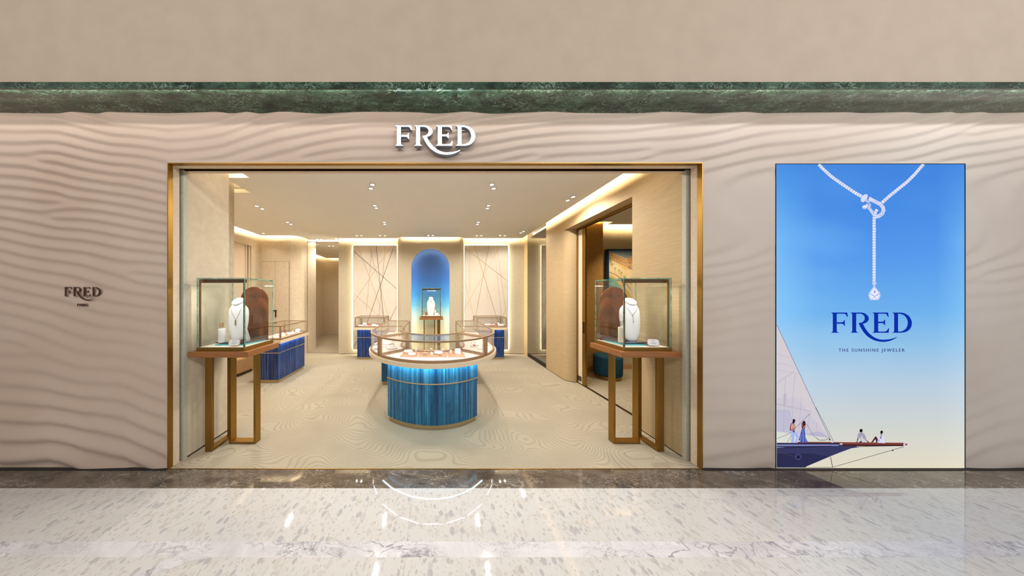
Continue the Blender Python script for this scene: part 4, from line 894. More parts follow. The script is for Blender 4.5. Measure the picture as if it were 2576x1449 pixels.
def glass_case(poly, root, z0, z1, posts, w=0.02, extra=None, lights=(), floor_m='casefl', back=None):
    f = MB(); f.ring(poly, w, z0, z0+0.028); f.ring(poly, w, z1-0.018, z1)
    inn = inset(poly, w)
    for i in posts:
        a_ = poly[i]; b_ = inn[i]; n = len(poly)
        p1 = Vector(poly[i-1]); p2 = Vector(poly[(i+1) % n]); A = Vector(a_); d1 = (p1-A).normalized()*w; d2 = (p2-A).normalized()*w
        f.prism([tuple(A+d1), tuple(A), tuple(A+d2), b_], z0+.028, z1-.018)
    if extra: 
        for (x0, x1, y0, y1) in extra: f.box(x0, x1, y0, y1, z1-0.014, z1-0.001)
    fo_ = f.build('case_frame', M['caseframe'], root)
    MB().prism(inset(poly, w*0.8), z0+0.002, z0+0.012).build('case_floor', M[floor_m], fo_)
    g = MB(); g.ring(inset(poly, w*0.35), 0.006, z0+.028, z1-.018); g.build('case_glass', M['caseglass'], fo_)
    MB().prism(inset(poly, w*0.9), z1-0.010, z1-0.003).build('top_glass', M['caseglass'], fo_)
    return fo_
def rect_counter(name, label, base, slab, z0, z1, mat, lights=True):
    bx0, bx1, by0, by1 = base; sx0, sx1, sy0, sy1 = slab
    r_ = empty(name, ((bx0+bx1)/2, (by0+by1)/2, 0), label, 'display counter', 'fluted jewellery counters')
    fluted_base(rect(*base), r_, z0-0.055, mat)
    MB().prism(rect(*slab), z0-0.055, z0).build('countertop', M['slab'], r_, bevel=.003)
    glass_case(rect(sx0+.01, sx1-.01, sy0+.01, sy1-.01), r_, z0, z1, (0, 1, 2, 3))
    xm, ym = (sx0+sx1)/2, (sy0+sy1)/2
    area('case_led', (xm, sy0+0.04, z1-.02), (0, .5, -1), sx1-sx0-.08, .015, 1.3*(sx1-sx0), (1, .92, .93))
    return r_
lc = rect_counter('display_counter', 'navy fluted jewellery counter behind the left glass vitrine', (-3.03, -2.63, 3.79, 4.54), (-3.07, -2.56, 3.735, 4.58), 0.735, 0.98, M['flute2'])
area('case_led', (-2.60, 4.16, 0.96), (-.5, 0, -1), 0.78, .015, 1.2, (1, .92, .93), along=(0, 1, 0))
rl = rect_counter('display_counter', 'navy fluted jewellery counter before the left art panel', (-1.763, -1.15, 5.17, 5.54), (-1.82, -1.10, 5.115, 5.585), 0.75, 0.984, M['flute2'])
rr = rect_counter('display_counter', 'navy fluted jewellery counter before the right art panel', (1.05, 1.64, 5.17, 5.54), (0.99, 1.70, 5.115, 5.585), 0.75, 0.984, M['flute2'])
area('counter_glow', (-2.612, 4.16, 0.672), (-.12, 0, -1), 0.72, .02, 1.3, (.55, .78, 1), along=(0, 1, 0))
area('counter_glow', (-2.83, 3.765, 0.672), (0, .1, -1), 0.38, .02, 0.5, (.55, .78, 1))
area('counter_glow', (-1.46, 5.145, 0.69), (0, .1, -1), 0.58, .02, .5, (.6, .8, 1)); area('counter_glow', (1.35, 5.145, 0.69), (0, .1, -1), 0.56, .02, .5, (.6, .8, 1))

# central U-shaped counter
UX, UY, RO, RI, YB = -0.010, 3.25, 0.885, 0.435, 4.345
UZ0, UZ1 = 0.765, 1.005
uc = empty('display_counter', (UX, UY, 0), 'large U-shaped teal counter with curved glass cases in the middle', 'display counter', 'fluted jewellery counters')
def uoutline(ro, ri, yb):
    o_ = [(UX-ro, yb)]+[(UX+ro*math.cos(t_), UY+ro*math.sin(t_)) for t_ in [PI+PI*i/64 for i in range(65)]]+[(UX+ro, yb)]
    i_ = [(UX+ri, yb)]+[(UX+ri*math.cos(t_), UY+ri*math.sin(t_)) for t_ in [-PI*i/40 for i in range(41)]]+[(UX-ri, yb)]
    return o_, i_
o_, i_ = uoutline(RO+.006, RI-.006, YB+.01)
# countertop as strip of quads between outer and inner outline
def ustrip(o_, i_, z0, z1):
    n = 120; mb = MB()
    def rs(pl):
        P_ = [Vector(p) for p in pl]; Ls = [0]
        for a_, b_ in zip(P_[:-1], P_[1:]): Ls.append(Ls[-1]+(b_-a_).length)
        return P_, Ls
    return mb
st = MB(); nO, nI = 64, 64
def uring(ro, ri, yb, z0, z1):
    mb = MB(); prs = [((UX-ro, yb), (UX-ri, yb))]+[((UX+ro*math.cos(t_), UY+ro*math.sin(t_)), (UX+ri*math.cos(t_), UY+ri*math.sin(t_))) for t_ in [PI+PI*i/80 for i in range(81)]]+[((UX+ro, yb), (UX+ri, yb))]
    n = len(prs); vs = []
    for (a_, b_) in prs: vs += [(a_[0], a_[1], z0), (a_[0], a_[1], z1), (b_[0], b_[1], z1), (b_[0], b_[1], z0)]
    fs = []
    for i in range(n-1):
        a_ = 4*i; b_ = 4*(i+1); fs += [(a_, b_, b_+1, a_+1), (a_+1, b_+1, b_+2, a_+2), (a_+2, b_+2, b_+3, a_+3), (a_+3, b_+3, b_, a_)]
    fs += [(0, 1, 2, 3), (4*n-1, 4*n-2, 4*n-3, 4*n-4)]
    return mb.add(vs, fs)
uring(RO+.008, RI-.01, YB+.02, 0.716, UZ0).build('countertop', M['slab'], uc, smooth=True)
JA = 47.0   # joint angle either side of the front
def sector(ro, ri, a0, a1, n=36):  # angles from front (-Y) ccw positive to the right; returns ccw polygon
    f = lambda r, a: (UX+r*math.sin(math.radians(a)), UY-r*math.cos(math.radians(a)))
    return [f(ro, a0+(a1-a0)*i/n) for i in range(n+1)]+[f(ri, a1+(a0-a1)*i/n) for i in range(n+1)]
cs = sector(RO-.012, RI+.008, -JA+1.1, JA-1.1)
cc = glass_case(cs, uc, UZ0, UZ1, (0, 36, 37, 73), w=0.022)
def armcase(sgn):
    f = lambda r, a: (UX+r*math.sin(math.radians(a)), UY-r*math.cos(math.radians(a)))
    ro, ri = RO-.012, RI+.008
    outr = [f(ro, sgn*(JA+1.1+(90-JA-1.1)*i/16)) for i in range(17)]+[(UX+sgn*ro, YB)]
    innr = [(UX+sgn*ri, YB)]+[f(ri, sgn*(90-(90-JA-1.1)*i/12)) for i in range(13)]
    poly = outr+innr
    posts = (0, 17, 18, len(poly)-1)
    if sgn < 0: 
        poly = poly[::-1]; n = len(poly); posts = tuple(n-1-p for p in posts)
    return glass_case(poly, uc, UZ0, UZ1, posts, w=0.022, extra=[(min(UX+sgn*ro, UX+sgn*ri)+.01, max(UX+sgn*ro, UX+sgn*ri)-.01, 3.565, 3.587)])
armcase(-1); armcase(1)
db = sector(0.785, 0.45, -43, 43, 40)
fluted_base(db, uc, 0.716, M['flute'])
fluted_base(rect(-0.86, -0.50, 3.71, 4.28), uc, 0.716, M['flute'])
fluted_base(rect(0.50, 0.74, 3.75, 4.28), uc, 0.716, M['flute'])
for k in range(9):
    a_ = -40+10*k; rr_ = 0.835
    area('counter_glow', (UX+rr_*math.sin(math.radians(a_)), UY-rr_*math.cos(math.radians(a_)), 0.712), (-0.45*math.sin(math.radians(a_)), 0.45*math.cos(math.radians(a_)), -1), 0.15, 0.02, 0.40, (.62, .93, 1.0), along=(math.cos(math.radians(a_)), math.sin(math.radians(a_)), 0))
for k in range(5):
    a_ = -36+18*k; rr_ = RO-0.05
    area('case_led', (UX+rr_*math.sin(math.radians(a_)), UY-rr_*math.cos(math.radians(a_)), UZ1-.02), (-.5*math.sin(math.radians(a_)), .5*math.cos(math.radians(a_)), -1), 0.22, .012, 0.33, (1, .92, .94), along=(math.cos(math.radians(a_)), math.sin(math.radians(a_)), 0))
for s_ in (-1, 1):
    for a_ in (58, 76):
        rr_ = RO-0.05; t_ = math.radians(a_*s_)
        area('case_led', (UX+rr_*math.sin(t_), UY-rr_*math.cos(t_), UZ1-.02), (-.5*math.sin(t_), .5*math.cos(t_), -1), 0.24, .012, 0.33, (1, .92, .94), along=(math.cos(t_), math.sin(t_), 0))
    area('case_led', (UX+s_*(RO-.05), 3.85, UZ1-.02), (-s_*.5, 0, -1), 0.9, .012, 1.0, (1, .92, .94), along=(0, 1, 0))

# ------------------------------------------------------------------ pedestals and vitrines
def pedestal(ox, oy, mirror_, label):
    """wood top .565 x .41 on two bronze flat-bar frames; origin = left front corner of the top; mirror_ flips x"""
    W = 0.547; 
    sx = -1 if mirror_ else 1
    x = lambda v: ox+(W-v if mirror_ else v)
    r_ = empty('display_stand', (ox+W/2, oy+.2, 0), label, 'stand', 'wood topped bronze display stands')
    MB().box(ox, ox+W, oy, oy+.41, .925, .977).build('wood_top', M['wood'], r_, bevel=.002)
    q = MB(); q.box(x(.064), x(.130), oy+.088, oy+.110, 0, .925).box(x(.064), x(.130), oy+.318, oy+.340, 0, .925).box(x(.064), x(.130), oy+.110, oy+.318, 0, .022)
    q.build('leg_frame', M['bronze'], r_, bevel=.0015)
    p = MB(); p.box(x(.187), x(.209), oy+.201, oy+.268, 0, .925).box(x(.436), x(.458), oy+.201, oy+.268, 0, .925).box(x(.209), x(.436), oy+.201, oy+.268, 0, .022)
    p.build('leg_frame', M['bronze'], r_, bevel=.0015)
    return r_
def vitrine(x0, y0, label, lightpow=2.0):
    W, DP, z0, z1 = 0.445, 0.372, 0.978, 1.659
    x1, y1 = x0+W, y0+DP; t_ = 0.008
    r_ = empty('glass_vitrine', ((x0+x1)/2, (y0+y1)/2, z0), label, 'display case', 'tall glass vitrines on wood topped stands')
    MB().box(x0-.002, x1+.002, y0-.002, y1+.002, z0, z0+.030).build('base_plate', M['bronze'], r_, bevel=.001)
    MB().box(x0+.012, x1-.012, y0+.012, y1-.012, z0+.030, z0+.034).build('base_cover', M['cream'], r_)
    def pane(a0, a1, b0, b1, c0, c1, axis):
        mb = MB(); mb.box(a0, a1, b0, b1, c0, c1)
        # face order: bottom, top, front(-y), right(+x), back(+y), left(-x)
        big = {'y': (2, 4), 'x': (3, 5), 'z': (0, 1)}[axis]; mb.m = [0 if i in big else 1 for i in range(6)]
        return mb.build('glass_pane', None, r_, mats=[M['glass'], M['gedge']])
    pane(x0, x1, y0, y0+t_, z0+.030, z1-t_, 'y'); pane(x0, x1, y1-t_, y1, z0+.030, z1-t_, 'y')
    pane(x0, x0+t_, y0+t_, y1-t_, z0+.030, z1-t_, 'x'); pane(x1-t_, x1, y0+t_, y1-t_, z0+.030, z1-t_, 'x')
    pane(x0, x1, y0, y1, z1-t_, z1, 'z')
    f = MB(); a = t_+.002
    f.box(x0+a, x0+a+.010, y0+a, y0+a+.014, z0+.034, z1-.045).box(x1-a-.010, x1-a, y0+a, y0+a+.014, z0+.034, z1-.045).box(x0+a, x1-a, y0+a, y0+a+.030, z1-.045, z1-t_-.002)
    f.build('light_bar', M['bronze2'], r_, bevel=.001)
    area('vitrine_led', ((x0+x1)/2, y0+.035, z1-.048), (0, .25, -1), W-.22, .008, lightpow, WHITE)
    return r_
pedestal(-2.247, 2.04, False, 'bronze stand with orange wood top beside the left entrance wall')
pedestal(1.740-.015, 2.04, True, 'bronze stand with orange wood top beside the right entrance wall')
pedestal(-0.32, 5.14-.0, True, 'bronze stand with orange wood top before the blue arched niche')
vitrine(-2.203, 2.072, 'square glass vitrine on the left entrance stand')
vitrine(1.775, 2.072, 'square glass vitrine on the right entrance stand')
vitrine(-0.267, 5.165, 'square glass vitrine before the blue niche', 1.8)

# ------------------------------------------------------------------ display objects
def bust_mesh():
    prof = [ # z, half width x, half depth y, centre y
     (0.000, .034, .010, .000), (0.004, .045, .013, .000), (0.02, .060, .016, .003), (0.05, .074, .019, .008), (0.09, .085, .023, .013), (0.15, .094, .027, .019), (0.21, .098, .032, .024),
     (0.26, .097, .038, .028), (0.29, .094, .043, .031), (0.315, .087, .046, .032), (0.335, .076, .046, .031), (0.35, .064, .043, .029), (0.36, .055, .040, .027), (0.372, .049, .038, .024), (0.388, .047, .038, .020), (0.402, .048, .040, .016)]
    mb = MB(); n = 28
    for (z, a_, b_, cy) in prof:
        for k in range(n):
            t_ = 2*PI*k/n; c, s = math.cos(t_), math.sin(t_)
            yy = cy+b_*s*(1.0 if s < 0 else 0.9)
            zz = z+((0.5-(yy-cy)/max(b_, .01)*.5)*0 if z < .37 else (yy-cy)*0.85*min(1, (z-.36)/.04))
            mb.v.append((a_*math.copysign(abs(c)**.85, c), yy, zz))
    m = len(prof)
    for i in range(m-1):
        for k in range(n): mb.f.append((i*n+k, i*n+(k+1) % n, (i+1)*n+(k+1) % n, (i+1)*n+k))
    mb.f += [tuple(reversed(range(n))), tuple(range((m-1)*n, m*n))]; mb.m = [0]*len(mb.f); return mb
bust_data = [None]
def bust(x, y, z, rot, label, sc=1.0):
    r_ = empty('necklace_bust', (x, y, z), label, 'bust', 'white leather necklace busts', rot)
    r_.scale = (sc,)*3
    if bust_data[0] is None:
        b_ = bust_mesh().build('bust_form', M['white'], r_, local=True, smooth=True)
        s = MB(); s.add([(-.05, .055, 0), (.05, .055, 0), (.035, .03, .20), (-.035, .03, .20), (-.05, .115, 0), (.05, .115, 0), (.02, .055, .26), (-.02, .055, .26)], [(0, 1, 2, 3), (5, 4, 7, 6), (4, 0, 3, 7), (1, 5, 6, 2), (3, 2, 6, 7), (0, 4, 5, 1)])
        s_ = s.build('back_support', M['white'], r_, local=True); bust_data[0] = (b_.data, s_.data)
    else:
        for nm, me_ in zip(('bust_form', 'back_support'), bust_data[0]):
            o = bpy.data.objects.new(nm, me_); COL.objects.link(o); o.parent = r_
    return r_
def front_y(x, z):
    """front surface of the bust at height z, local x"""
    zs_ = [0, .02, .05, .09, .15, .21, .26, .29, .315, .335, .35, .36, .372, .388]
    aw = [.034, .06, .074, .085, .094, .098, .097, .094, .087, .076, .064, .053, .045, .042]; bd = [.01, .016, .019, .023, .027, .032, .038, .043, .046, .046, .043, .039, .036, .036]; cy = [0, .004, .01, .016, .02, .024, .028, .031, .032, .031, .029, .027, .024, .02]
    a_ = np.interp(z, zs_, aw); b_ = np.interp(z, zs_, bd); c_ = np.interp(z, zs_, cy); return c_-b_*math.sqrt(max(0, 1-min(1, abs(x)/a_)**2.2))
def necklace(x, y, z, rot, label, kind, mat, sc=1.0):
    r_ = empty('necklace', (x, y, z), label, 'necklace', 'necklaces on busts', rot); r_.scale = (sc,)*3
    if kind == 'collar':
        path = [(.046*math.sin(t_), front_y(.046*math.sin(t_), .352-.022*math.cos(t_))-.003, .352-.022*math.cos(t_)) for t_ in [-1.5+3.0*i/24 for i in range(25)]]
        MB().tube(path, .0018, 6).build('chain', mat, r_, local=True, smooth=True)
        MB().tube([(-.013, front_y(0, .326)-.006, .326), (0, front_y(0, .322)-.007, .322), (.013, front_y(0, .326)-.006, .326)], .004, 8).build('pendant', mat, r_, local=True, smooth=True)
        return r_
    zb = .215 if kind == 'bar' else .262
    path = []
    for i in range(25):
        t_ = -1+2*i/24; xx = .060*t_; zz = zb+(.350-zb)*abs(t_)**1.15; path.append((xx, front_y(xx, zz)-.003, zz))
    MB().tube(path, .0010, 6).build('chain', mat, r_, local=True, smooth=True)
    if kind == 'bar':
        y0_ = front_y(0, .17)-.006
        MB().box(-.004, .004, y0_-.004, y0_+.003, .158, .206).lathe([(.005, .206), (.005, .212)], 0, y0_, 10).build('pendant', mat, r_, local=True, bevel=.001)
    else:
        y0_ = front_y(0, .24)-.004
        m_ = MB(); m_.tube([(0, y0_, .262), (.004, y0_, .235), (.008, y0_, .200)], .0013, 6); m_.lathe([(.001, .0), (.005, .005), (.001, .014)], .008, y0_, 8, z=.188).lathe([(.002, 0), (.005, .005), (.002, .010)], 0, y0_, 8, z=.257)
        m_.build('pendant', mat, r_, local=True, smooth=True)
    return r_
def earring_stand(x, y, z, label, h, r, mat, post=.055, bar=.028, drop=True, jm='gold'):
    r_ = empty('earring_stand', (x, y, z), label, 'earring stand', 'small cylindrical earring stands')
    MB().lathe([(r*.93, 0), (r, .004), (r, h-.006), (r*.93, h)], seg=28).build('cylinder_block', mat, r_, local=True, smooth=True)
    MB().tube([(0, 0, h), (0, 0, h+post)], .0014, 6).tube([(-bar/2, 0, h+post), (bar/2, 0, h+post)], .0014, 6).build('hanging_bar', M['copper2'], r_, local=True, smooth=True)
    if drop:
        for s in (-1, 1): MB().box(s*bar/2-.003, s*bar/2+.003, -.006, -.001, h+post-.036, h+post-.006).lathe([(.004, -.004), (.0045, .002), (.003, .005)], s*bar/2, -.003, 8, z=h+post).build('earring', M[jm], r_, local=True)
    return r_
def rrect(w, h, r, n=6):
    out = []
    for cx_, cy_, a0 in ((w/2-r, h/2-r, 0), (-w/2+r, h/2-r, 90), (-w/2+r, -h/2+r, 180), (w/2-r, -h/2+r, 270)):
        out += [(cx_+r*math.cos(math.radians(a0+90*i/n)), cy_+r*math.sin(math.radians(a0+90*i/n))) for i in range(n+1)]
    return out
def name_card(x, y, z, rot, label, w=.10, h=.066):
    r_ = empty('name_card', (x, y, z), label, 'card', 'white name cards with copper rims', rot)
    T = Matrix.Translation((0, 0, h/2+.003)) @ Matrix.Rotation(math.radians(90-14), 4, 'X')
    MB().prism(rrect(w, h, h*.33), 0, .006).build('card_rim', M['copper2'], r_, local=True, xf=T)
    MB().prism(rrect(w-.006, h-.006, h*.30), .006, .0075).build('card_face', M['white'], r_, local=True, xf=T)
    t_ = MB()
    for k in range(4): t_.box(-w*.2, w*.2, -h*.02-k*h*.075, -h*.02-k*h*.075+.0012, .0075, .0079)
    t_.build('printed_text', M['grey'], r_, local=True, xf=T)
    me = text_mesh('FRED', .013, .0004); me.materials.append(M['grey']); o = bpy.data.objects.new('printed_text', me); COL.objects.link(o); o.parent = r_
    o.matrix_local = T @ Matrix.Translation((0, h*.16, .0078))
    MB().box(-w*.2, w*.2, .0, .03, 0, .004).build('card_foot', M['copper2'], r_, local=True)
    return r_
def arch_board(x, y, z, w, h, label, rot=0.0):
    r_ = empty('display_backdrop', (x, y, z), label, 'backdrop', 'copper arch backdrops in the entrance vitrines', rot)
    pts = [(-w/2, 0)]+[(w/2, 0)]+[(w/2*math.cos(PI*i/32), h-w/2+w/2*math.sin(PI*i/32)) for i in range(33)]
    mb = MB().prism(pts, 0, .006); T = Matrix.Rotation(PI/2, 4, 'X')
    mb.build('arch_panel', M['copper'], r_, local=True, xf=T, smooth=False)
    k = .030/596
    for ch in 'FRED':
        oo, hs = LET[ch]; conv = lambda pl: [((x_-1276)*k, (724-y_)*k) for x_, y_ in pl]
        me = curve_mesh([conv(oo)]+[conv(q_) for q_ in hs], .001); me.materials.append(M['black'])
        ob = bpy.data.objects.new('printed_letter', me); COL.objects.link(ob); ob.parent = r_; ob.location = (0, -.0068, h-.115); ob.rotation_euler = (PI/2, 0, 0)
    return r_
BZ = 0.978+0.034+.0005
for side, vx in ((-1, -2.203+.2225), (1, 1.775+.2225)):
    nm = 'left' if side < 0 else 'right'; rot = -side*0.06
    tr = empty('display_tray', (vx+side*-.02, 2.25, BZ), f'dark navy tray over plate coloured like teal glow inside the {nm} entrance vitrine', 'tray', None, -side*.05)
    MB().prism([(-.15, -.10), (.12, -.10), (.17, .10), (-.12, .10)] if side < 0 else [(-.12, -.10), (.15, -.10), (.12, .10), (-.17, .10)], 0, .010).build('lower_plate', M['teal'], tr, local=True, bevel=.002)  # teal colour of this plate stands in for the glow around the tray
    MB().prism([(-.165, -.075), (.10, -.085), (.18, .12), (-.10, .12)] if side < 0 else [(-.10, -.085), (.165, -.075), (.10, .12), (-.18, .12)], .013, .026).build('upper_plate', M['navy'], tr, local=True, bevel=.004)
    MB().lathe([(.01, .010), (.01, .013)], -.06, 0, 10).lathe([(.01, .010), (.01, .013)], .06, 0, 10).build('spacer', M['silver'], tr, local=True)
    bx = vx-side*0.005; lb = f'white leather necklace bust inside the {nm} entrance vitrine'
    bust(bx, 2.235, BZ+.0265, rot, lb)
    if side < 0: necklace(bx, 2.235, BZ+.0265, rot, 'gold chain with bar pendant on the left entrance bust', 'bar', M['gold'])
    else: necklace(bx, 2.235, BZ+.0265, rot, 'fine silver Y necklace on the right entrance bust', 'drop', M['silver'])
    arch_board(vx-side*.04, 2.418, BZ, .30, .575, f'copper arched board with dark lettering inside the {nm} entrance vitrine')
earring_stand(*(at(558.5, 857, 2.17)[0], 2.17, BZ+.0265), 'white cylinder with gold drop earrings inside left entrance vitrine', .132, .029, M['white'])
earring_stand(*(at(1563, 857, 2.17)[0], 2.17, BZ+.0265), 'cream cylinder with silver earrings inside right entrance vitrine', .148, .026, M['cream'], jm='silver')
name_card(at(590.5, 868, 2.115)[0], 2.115, BZ, 0.12, 'white name card in front of the left entrance bust')
name_card(at(1642, 868, 2.115)[0], 2.115, BZ, -0.12, 'white name card at the corner of right entrance vitrine', .105)
# centre vitrine
cv = -0.267+.2225
bust(cv-.012, 5.32, BZ, 0, 'white leather necklace bust before the blue niche', 1.02)
necklace(cv-.012, 5.32, BZ, 0, 'silver collar necklace on the bust before the blue niche', 'collar', M['silver'], 1.02)
s1 = earring_stand(cv-.125, 5.24, BZ, 'copper cylinder holding a white heart at left of centre bust', .085, .025, M['copper2'], .02, .014, False)
MB().lathe([(.001, 0), (.010, .012), (.015, .020), (.012, .026), (.002, .024)], seg=16, z=.088, sy=.5).build('heart_ornament', M['white'], s1, local=True, smooth=True)
earring_stand(cv+.095, 5.30, BZ, 'tall cream cylinder with silver bar at right of centre bust', .125, .022, M['cream'], .055, .05, True, 'silver')
name_card(cv+.12, 5.215, BZ, 0, 'white name card at right foot of centre bust', .095, .070)

# ---- flat display items in the cases
cache = {}
def inst(key, builder, name, loc, label, cat, group, rot=0, sc=1.0):
    if key not in cache:
        cache[key] = builder(); 
    r_ = None
    parts = cache[key]
    if len(parts) == 1:
        nm, me_ = parts[0]; r_ = bpy.data.objects.new(name, me_); COL.objects.link(r_)
    else:
        r_ = bpy.data.objects.new(name, None); COL.objects.link(r_); r_.empty_display_size = .05
        for nm, me_ in parts:
            o = bpy.data.objects.new(nm, me_); COL.objects.link(o); o.parent = r_
    r_.location = loc; r_.rotation_euler = (0, 0, rot); r_.scale = (sc, sc, sc) if not isinstance(sc, tuple) else sc
    r_['label'] = label; r_['category'] = cat; r_['group'] = group; return r_
def mesh_of(mb, mat, smooth=True, bevel=0):
    o = mb.build('tmp', mat, None, smooth=smooth, local=True); me_ = o.data; bpy.data.objects.remove(o); return me_
def ringm(r, h, mat, z=0, tilt=True):
    p = [(r*math.cos(t_), 0, z+r+r*math.sin(t_)) for t_ in [2*PI*i/20 for i in range(20)]]
    return mesh_of(MB().tube(p, h, 6, closed=True), mat)
def b_disc(mat='white', jewel='gold', r=.05):
    def f():
        a_ = mesh_of(MB().lathe([(r*.88, 0), (r*.97, .003), (r, .009), (r*.985, .015), (r*.93, .0195), (r*.80, .0215), (r*.3, .0185), (r*.05, .018)], seg=36), M[mat])
        out = [('cushion', a_)]
        if jewel: 
            j = mesh_of(MB().tube([(.0085*math.cos(t_), 0, .024+.0085*math.sin(t_)) for t_ in [2*PI*i/18 for i in range(18)]], .0013, 6, closed=True).lathe([(.0005, 0), (.003, .002), (.0005, .004)], 0, 0, 8, z=.032), M[jewel]); out.append(('ring', j))
        return out
    return f
def b_cyl(mat='white', r=.014, h=.036, jewel=None):
    def f():
        a_ = mesh_of(MB().lathe([(r*.95, 0), (r, .003), (r, h-.006), (r*.93, h-.002), (r*.75, h)], seg=28), M[mat]); out = [('cylinder_block', a_)]
        if jewel: out.append(('earring', mesh_of(MB().tube([(-.004, -r-.002, h*.85), (-.004, -r-.002, h*.35)], .001, 5).tube([(.004, -r-.002, h*.85), (.004, -r-.002, h*.35)], .001, 5), M[jewel])))
        return out
    return f
def b_tpost(mat):
    def f():
        a_ = mesh_of(MB().lathe([(.013, 0), (.0135, .003), (.0135, .031), (.012, .034)], seg=24), M[mat])
        return [('cylinder_block', a_), ('hanging_bar', mesh_of(MB().tube([(0, 0, .034), (0, 0, .062)], .001, 5).tube([(-.011, 0, .062), (.011, 0, .062)], .001, 5), M['gold'])), ('earring', mesh_of(MB().lathe([(.001, 0), (.003, .004), (.001, .012)], -.010, 0, 8, z=.048).lathe([(.001, 0), (.003, .004), (.001, .012)], .010, 0, 8, z=.048), M['gold']))]
    return f
def b_dome():
    def f():
        base = mesh_of(MB().lathe([(.058, 0), (.064, .004), (.066, .011), (.063, .018), (.052, .023), (.01, .024)], seg=36), M['white'])
        up = mesh_of(MB().lathe([(.038, 0), (.042, .004), (.043, .008), (.038, .014), (.025, .018), (.004, .019)], seg=32, z=.023), M['white'])
        dome = mesh_of(MB().tube([(.020*math.cos(t_), 0, .038+.020*math.sin(t_)) for t_ in [PI*i/14 for i in range(15)]], .009, 10), M['white'])
        j = mesh_of(MB().tube([(.030*math.cos(t_), 0, .038+.030*math.sin(t_)) for t_ in [PI*i/16 for i in range(17)]], .0015, 6), M['gold'])
        return [('base_cushion', base), ('upper_cushion', up), ('arched_holder', dome), ('bracelet', j)]
    return f
def b_box():
    def f():
        T = Matrix.Translation((0, .022, .018)) @ Matrix.Rotation(math.radians(70), 4, 'X') @ Matrix.Translation((0, .022, 0))
        bse = mesh_of(MB().prism(rrect(.074, .052, .022), 0, .018), M['white'], False)
        lid = MB().prism(rrect(.074, .052, .018), -.006, .006); vs = []
        lid.v = [tuple(T @ Vector(v)) for v in lid.v]
        rng = mesh_of(MB().tube([(.0085*math.cos(t_), -.004, .022+.0085*math.sin(t_)) for t_ in [2*PI*i/18 for i in range(18)]], .0012, 6, closed=True), M['silver'])
        return [('box_base', bse), ('box_lid', mesh_of(lid, M['white'], False)), ('ring', rng)]
    return f
def b_saddle():
    def f():
        pr = [(.024*math.cos(t_), .024*math.sin(t_)) for t_ in [PI*i/14 for i in range(15)]]
        mb = MB(); n = len(pr); vs = [(x_, y_, z_) for y_ in (-.026, .012) for x_, z_ in pr]; fs = [(i, i+1, n+i+1, n+i) for i in range(n-1)]+[tuple(range(n)), tuple(reversed(range(n, 2*n))), (0, n, 2*n-1, n-1)]
        mb.add(vs, fs)
        w = MB(); w.tube([(-.032, .002, .026), (-.020, .0, .018), (0, 0, .030), (.020, 0, .018), (.032, .002, .026)], [.003, .006, .008, .006, .003], 8)
        br_ = MB().tube([(.016*math.cos(t_), .006, .034+.016*math.sin(t_)) for t_ in [2*PI*i/20 for i in range(20)]], .003, 8, closed=True)
        return [('saddle_block', mesh_of(mb, M['band'], True)), ('wing_support', mesh_of(w, M['cream'])), ('bracelet', mesh_of(br_, M['gold']))]
    return f
def b_slab(w, d, h, mat, r=.004):
    def f(): return [('slab', mesh_of(MB().prism(rrect(w, d, min(r, w/2.1, d/2.1)), 0, h), M[mat], False))]
    return f
def b_leaf():
    def f():
        mb = MB(); n = 14
        for j in range(2):
            for i in range(n+1):
                t_ = i/n; x_ = -.04+.08*t_; w_ = .022*math.sin(PI*min(.98, max(.02, t_)))**.5
                for s in (-1, 1): mb.v.append((x_, s*w_, .010+.022*t_+j*.005+.004*math.sin(t_*7)))
        N2 = 2*(n+1)
        for i in range(n):
            a_ = 2*i; mb.f += [(a_, a_+2, a_+3, a_+1), (N2+a_, N2+a_+1, N2+a_+3, N2+a_+2), (a_, a_+1, N2+a_+1, N2+a_), ] if i == 0 else [(a_, a_+2, a_+3, a_+1), (N2+a_, N2+a_+1, N2+a_+3, N2+a_+2)]
            mb.f += [(a_, N2+a_, N2+a_+2, a_+2), (a_+1, a_+3, N2+a_+3, N2+a_+1)]
        mb.m = [0]*len(mb.f)
        st_ = MB().box(-.036, .030, -.012, .012, 0, .010)
        return [('leaf_pad', mesh_of(mb, M['white'])), ('wedge_foot', mesh_of(st_, M['white'], False))]
    return f
CF = UZ0+.0125; TR = CF+.0065
def P(px, py, z): 
    x_, y_ = onz(px, py, z); return (x_, y_, z)
# wooden trays of the middle case
def tray(px0_, px1_, pb0, pb1, label):
    a_ = onz(px0_, 898.5, CF); b_ = onz(px1_, 898.5, CF); c_ = onz(pb1, 881.5, CF); d_ = onz(pb0, 881.5, CF)
    o = MB().prism([a_, b_, c_, d_], CF, CF+.006).build('display_tray', M['traywood'], bevel=.001); tag(o, label, 'tray', 'wooden trays in the middle case'); return o
tray(1005.5, 1050, 1020, 1054, 'left wooden tray in the front curved case')
tray(1053, 1125.5, 1055.5, 1121, 'middle wooden tray in the front curved case')
tray(1128, 1172, 1124, 1160, 'right wooden tray in the front curved case')
G1 = 'white cushions and blocks in the counter cases'
inst('dA', b_disc(), 'ring_cushion', P(1027, 886, TR), 'larger round cushion with gold ring on the left wooden tray', 'jewellery cushion', G1, 0, 1.14)
inst('dA', None, 'ring_cushion', P(1036.5, 892.5, TR), 'smaller round cushion with gold ring on the left wooden tray', 'jewellery cushion', G1, 0, .92)
inst('dA', None, 'ring_cushion', P(1103, 889.3, TR), 'round cushion with gold ring on the middle wooden tray', 'jewellery cushion', G1, 0, 1.10)
inst('cA', b_cyl(), 'display_cylinder', P(1047, 883, TR), 'white cylinder at the back of the left wooden tray', 'display block', G1)
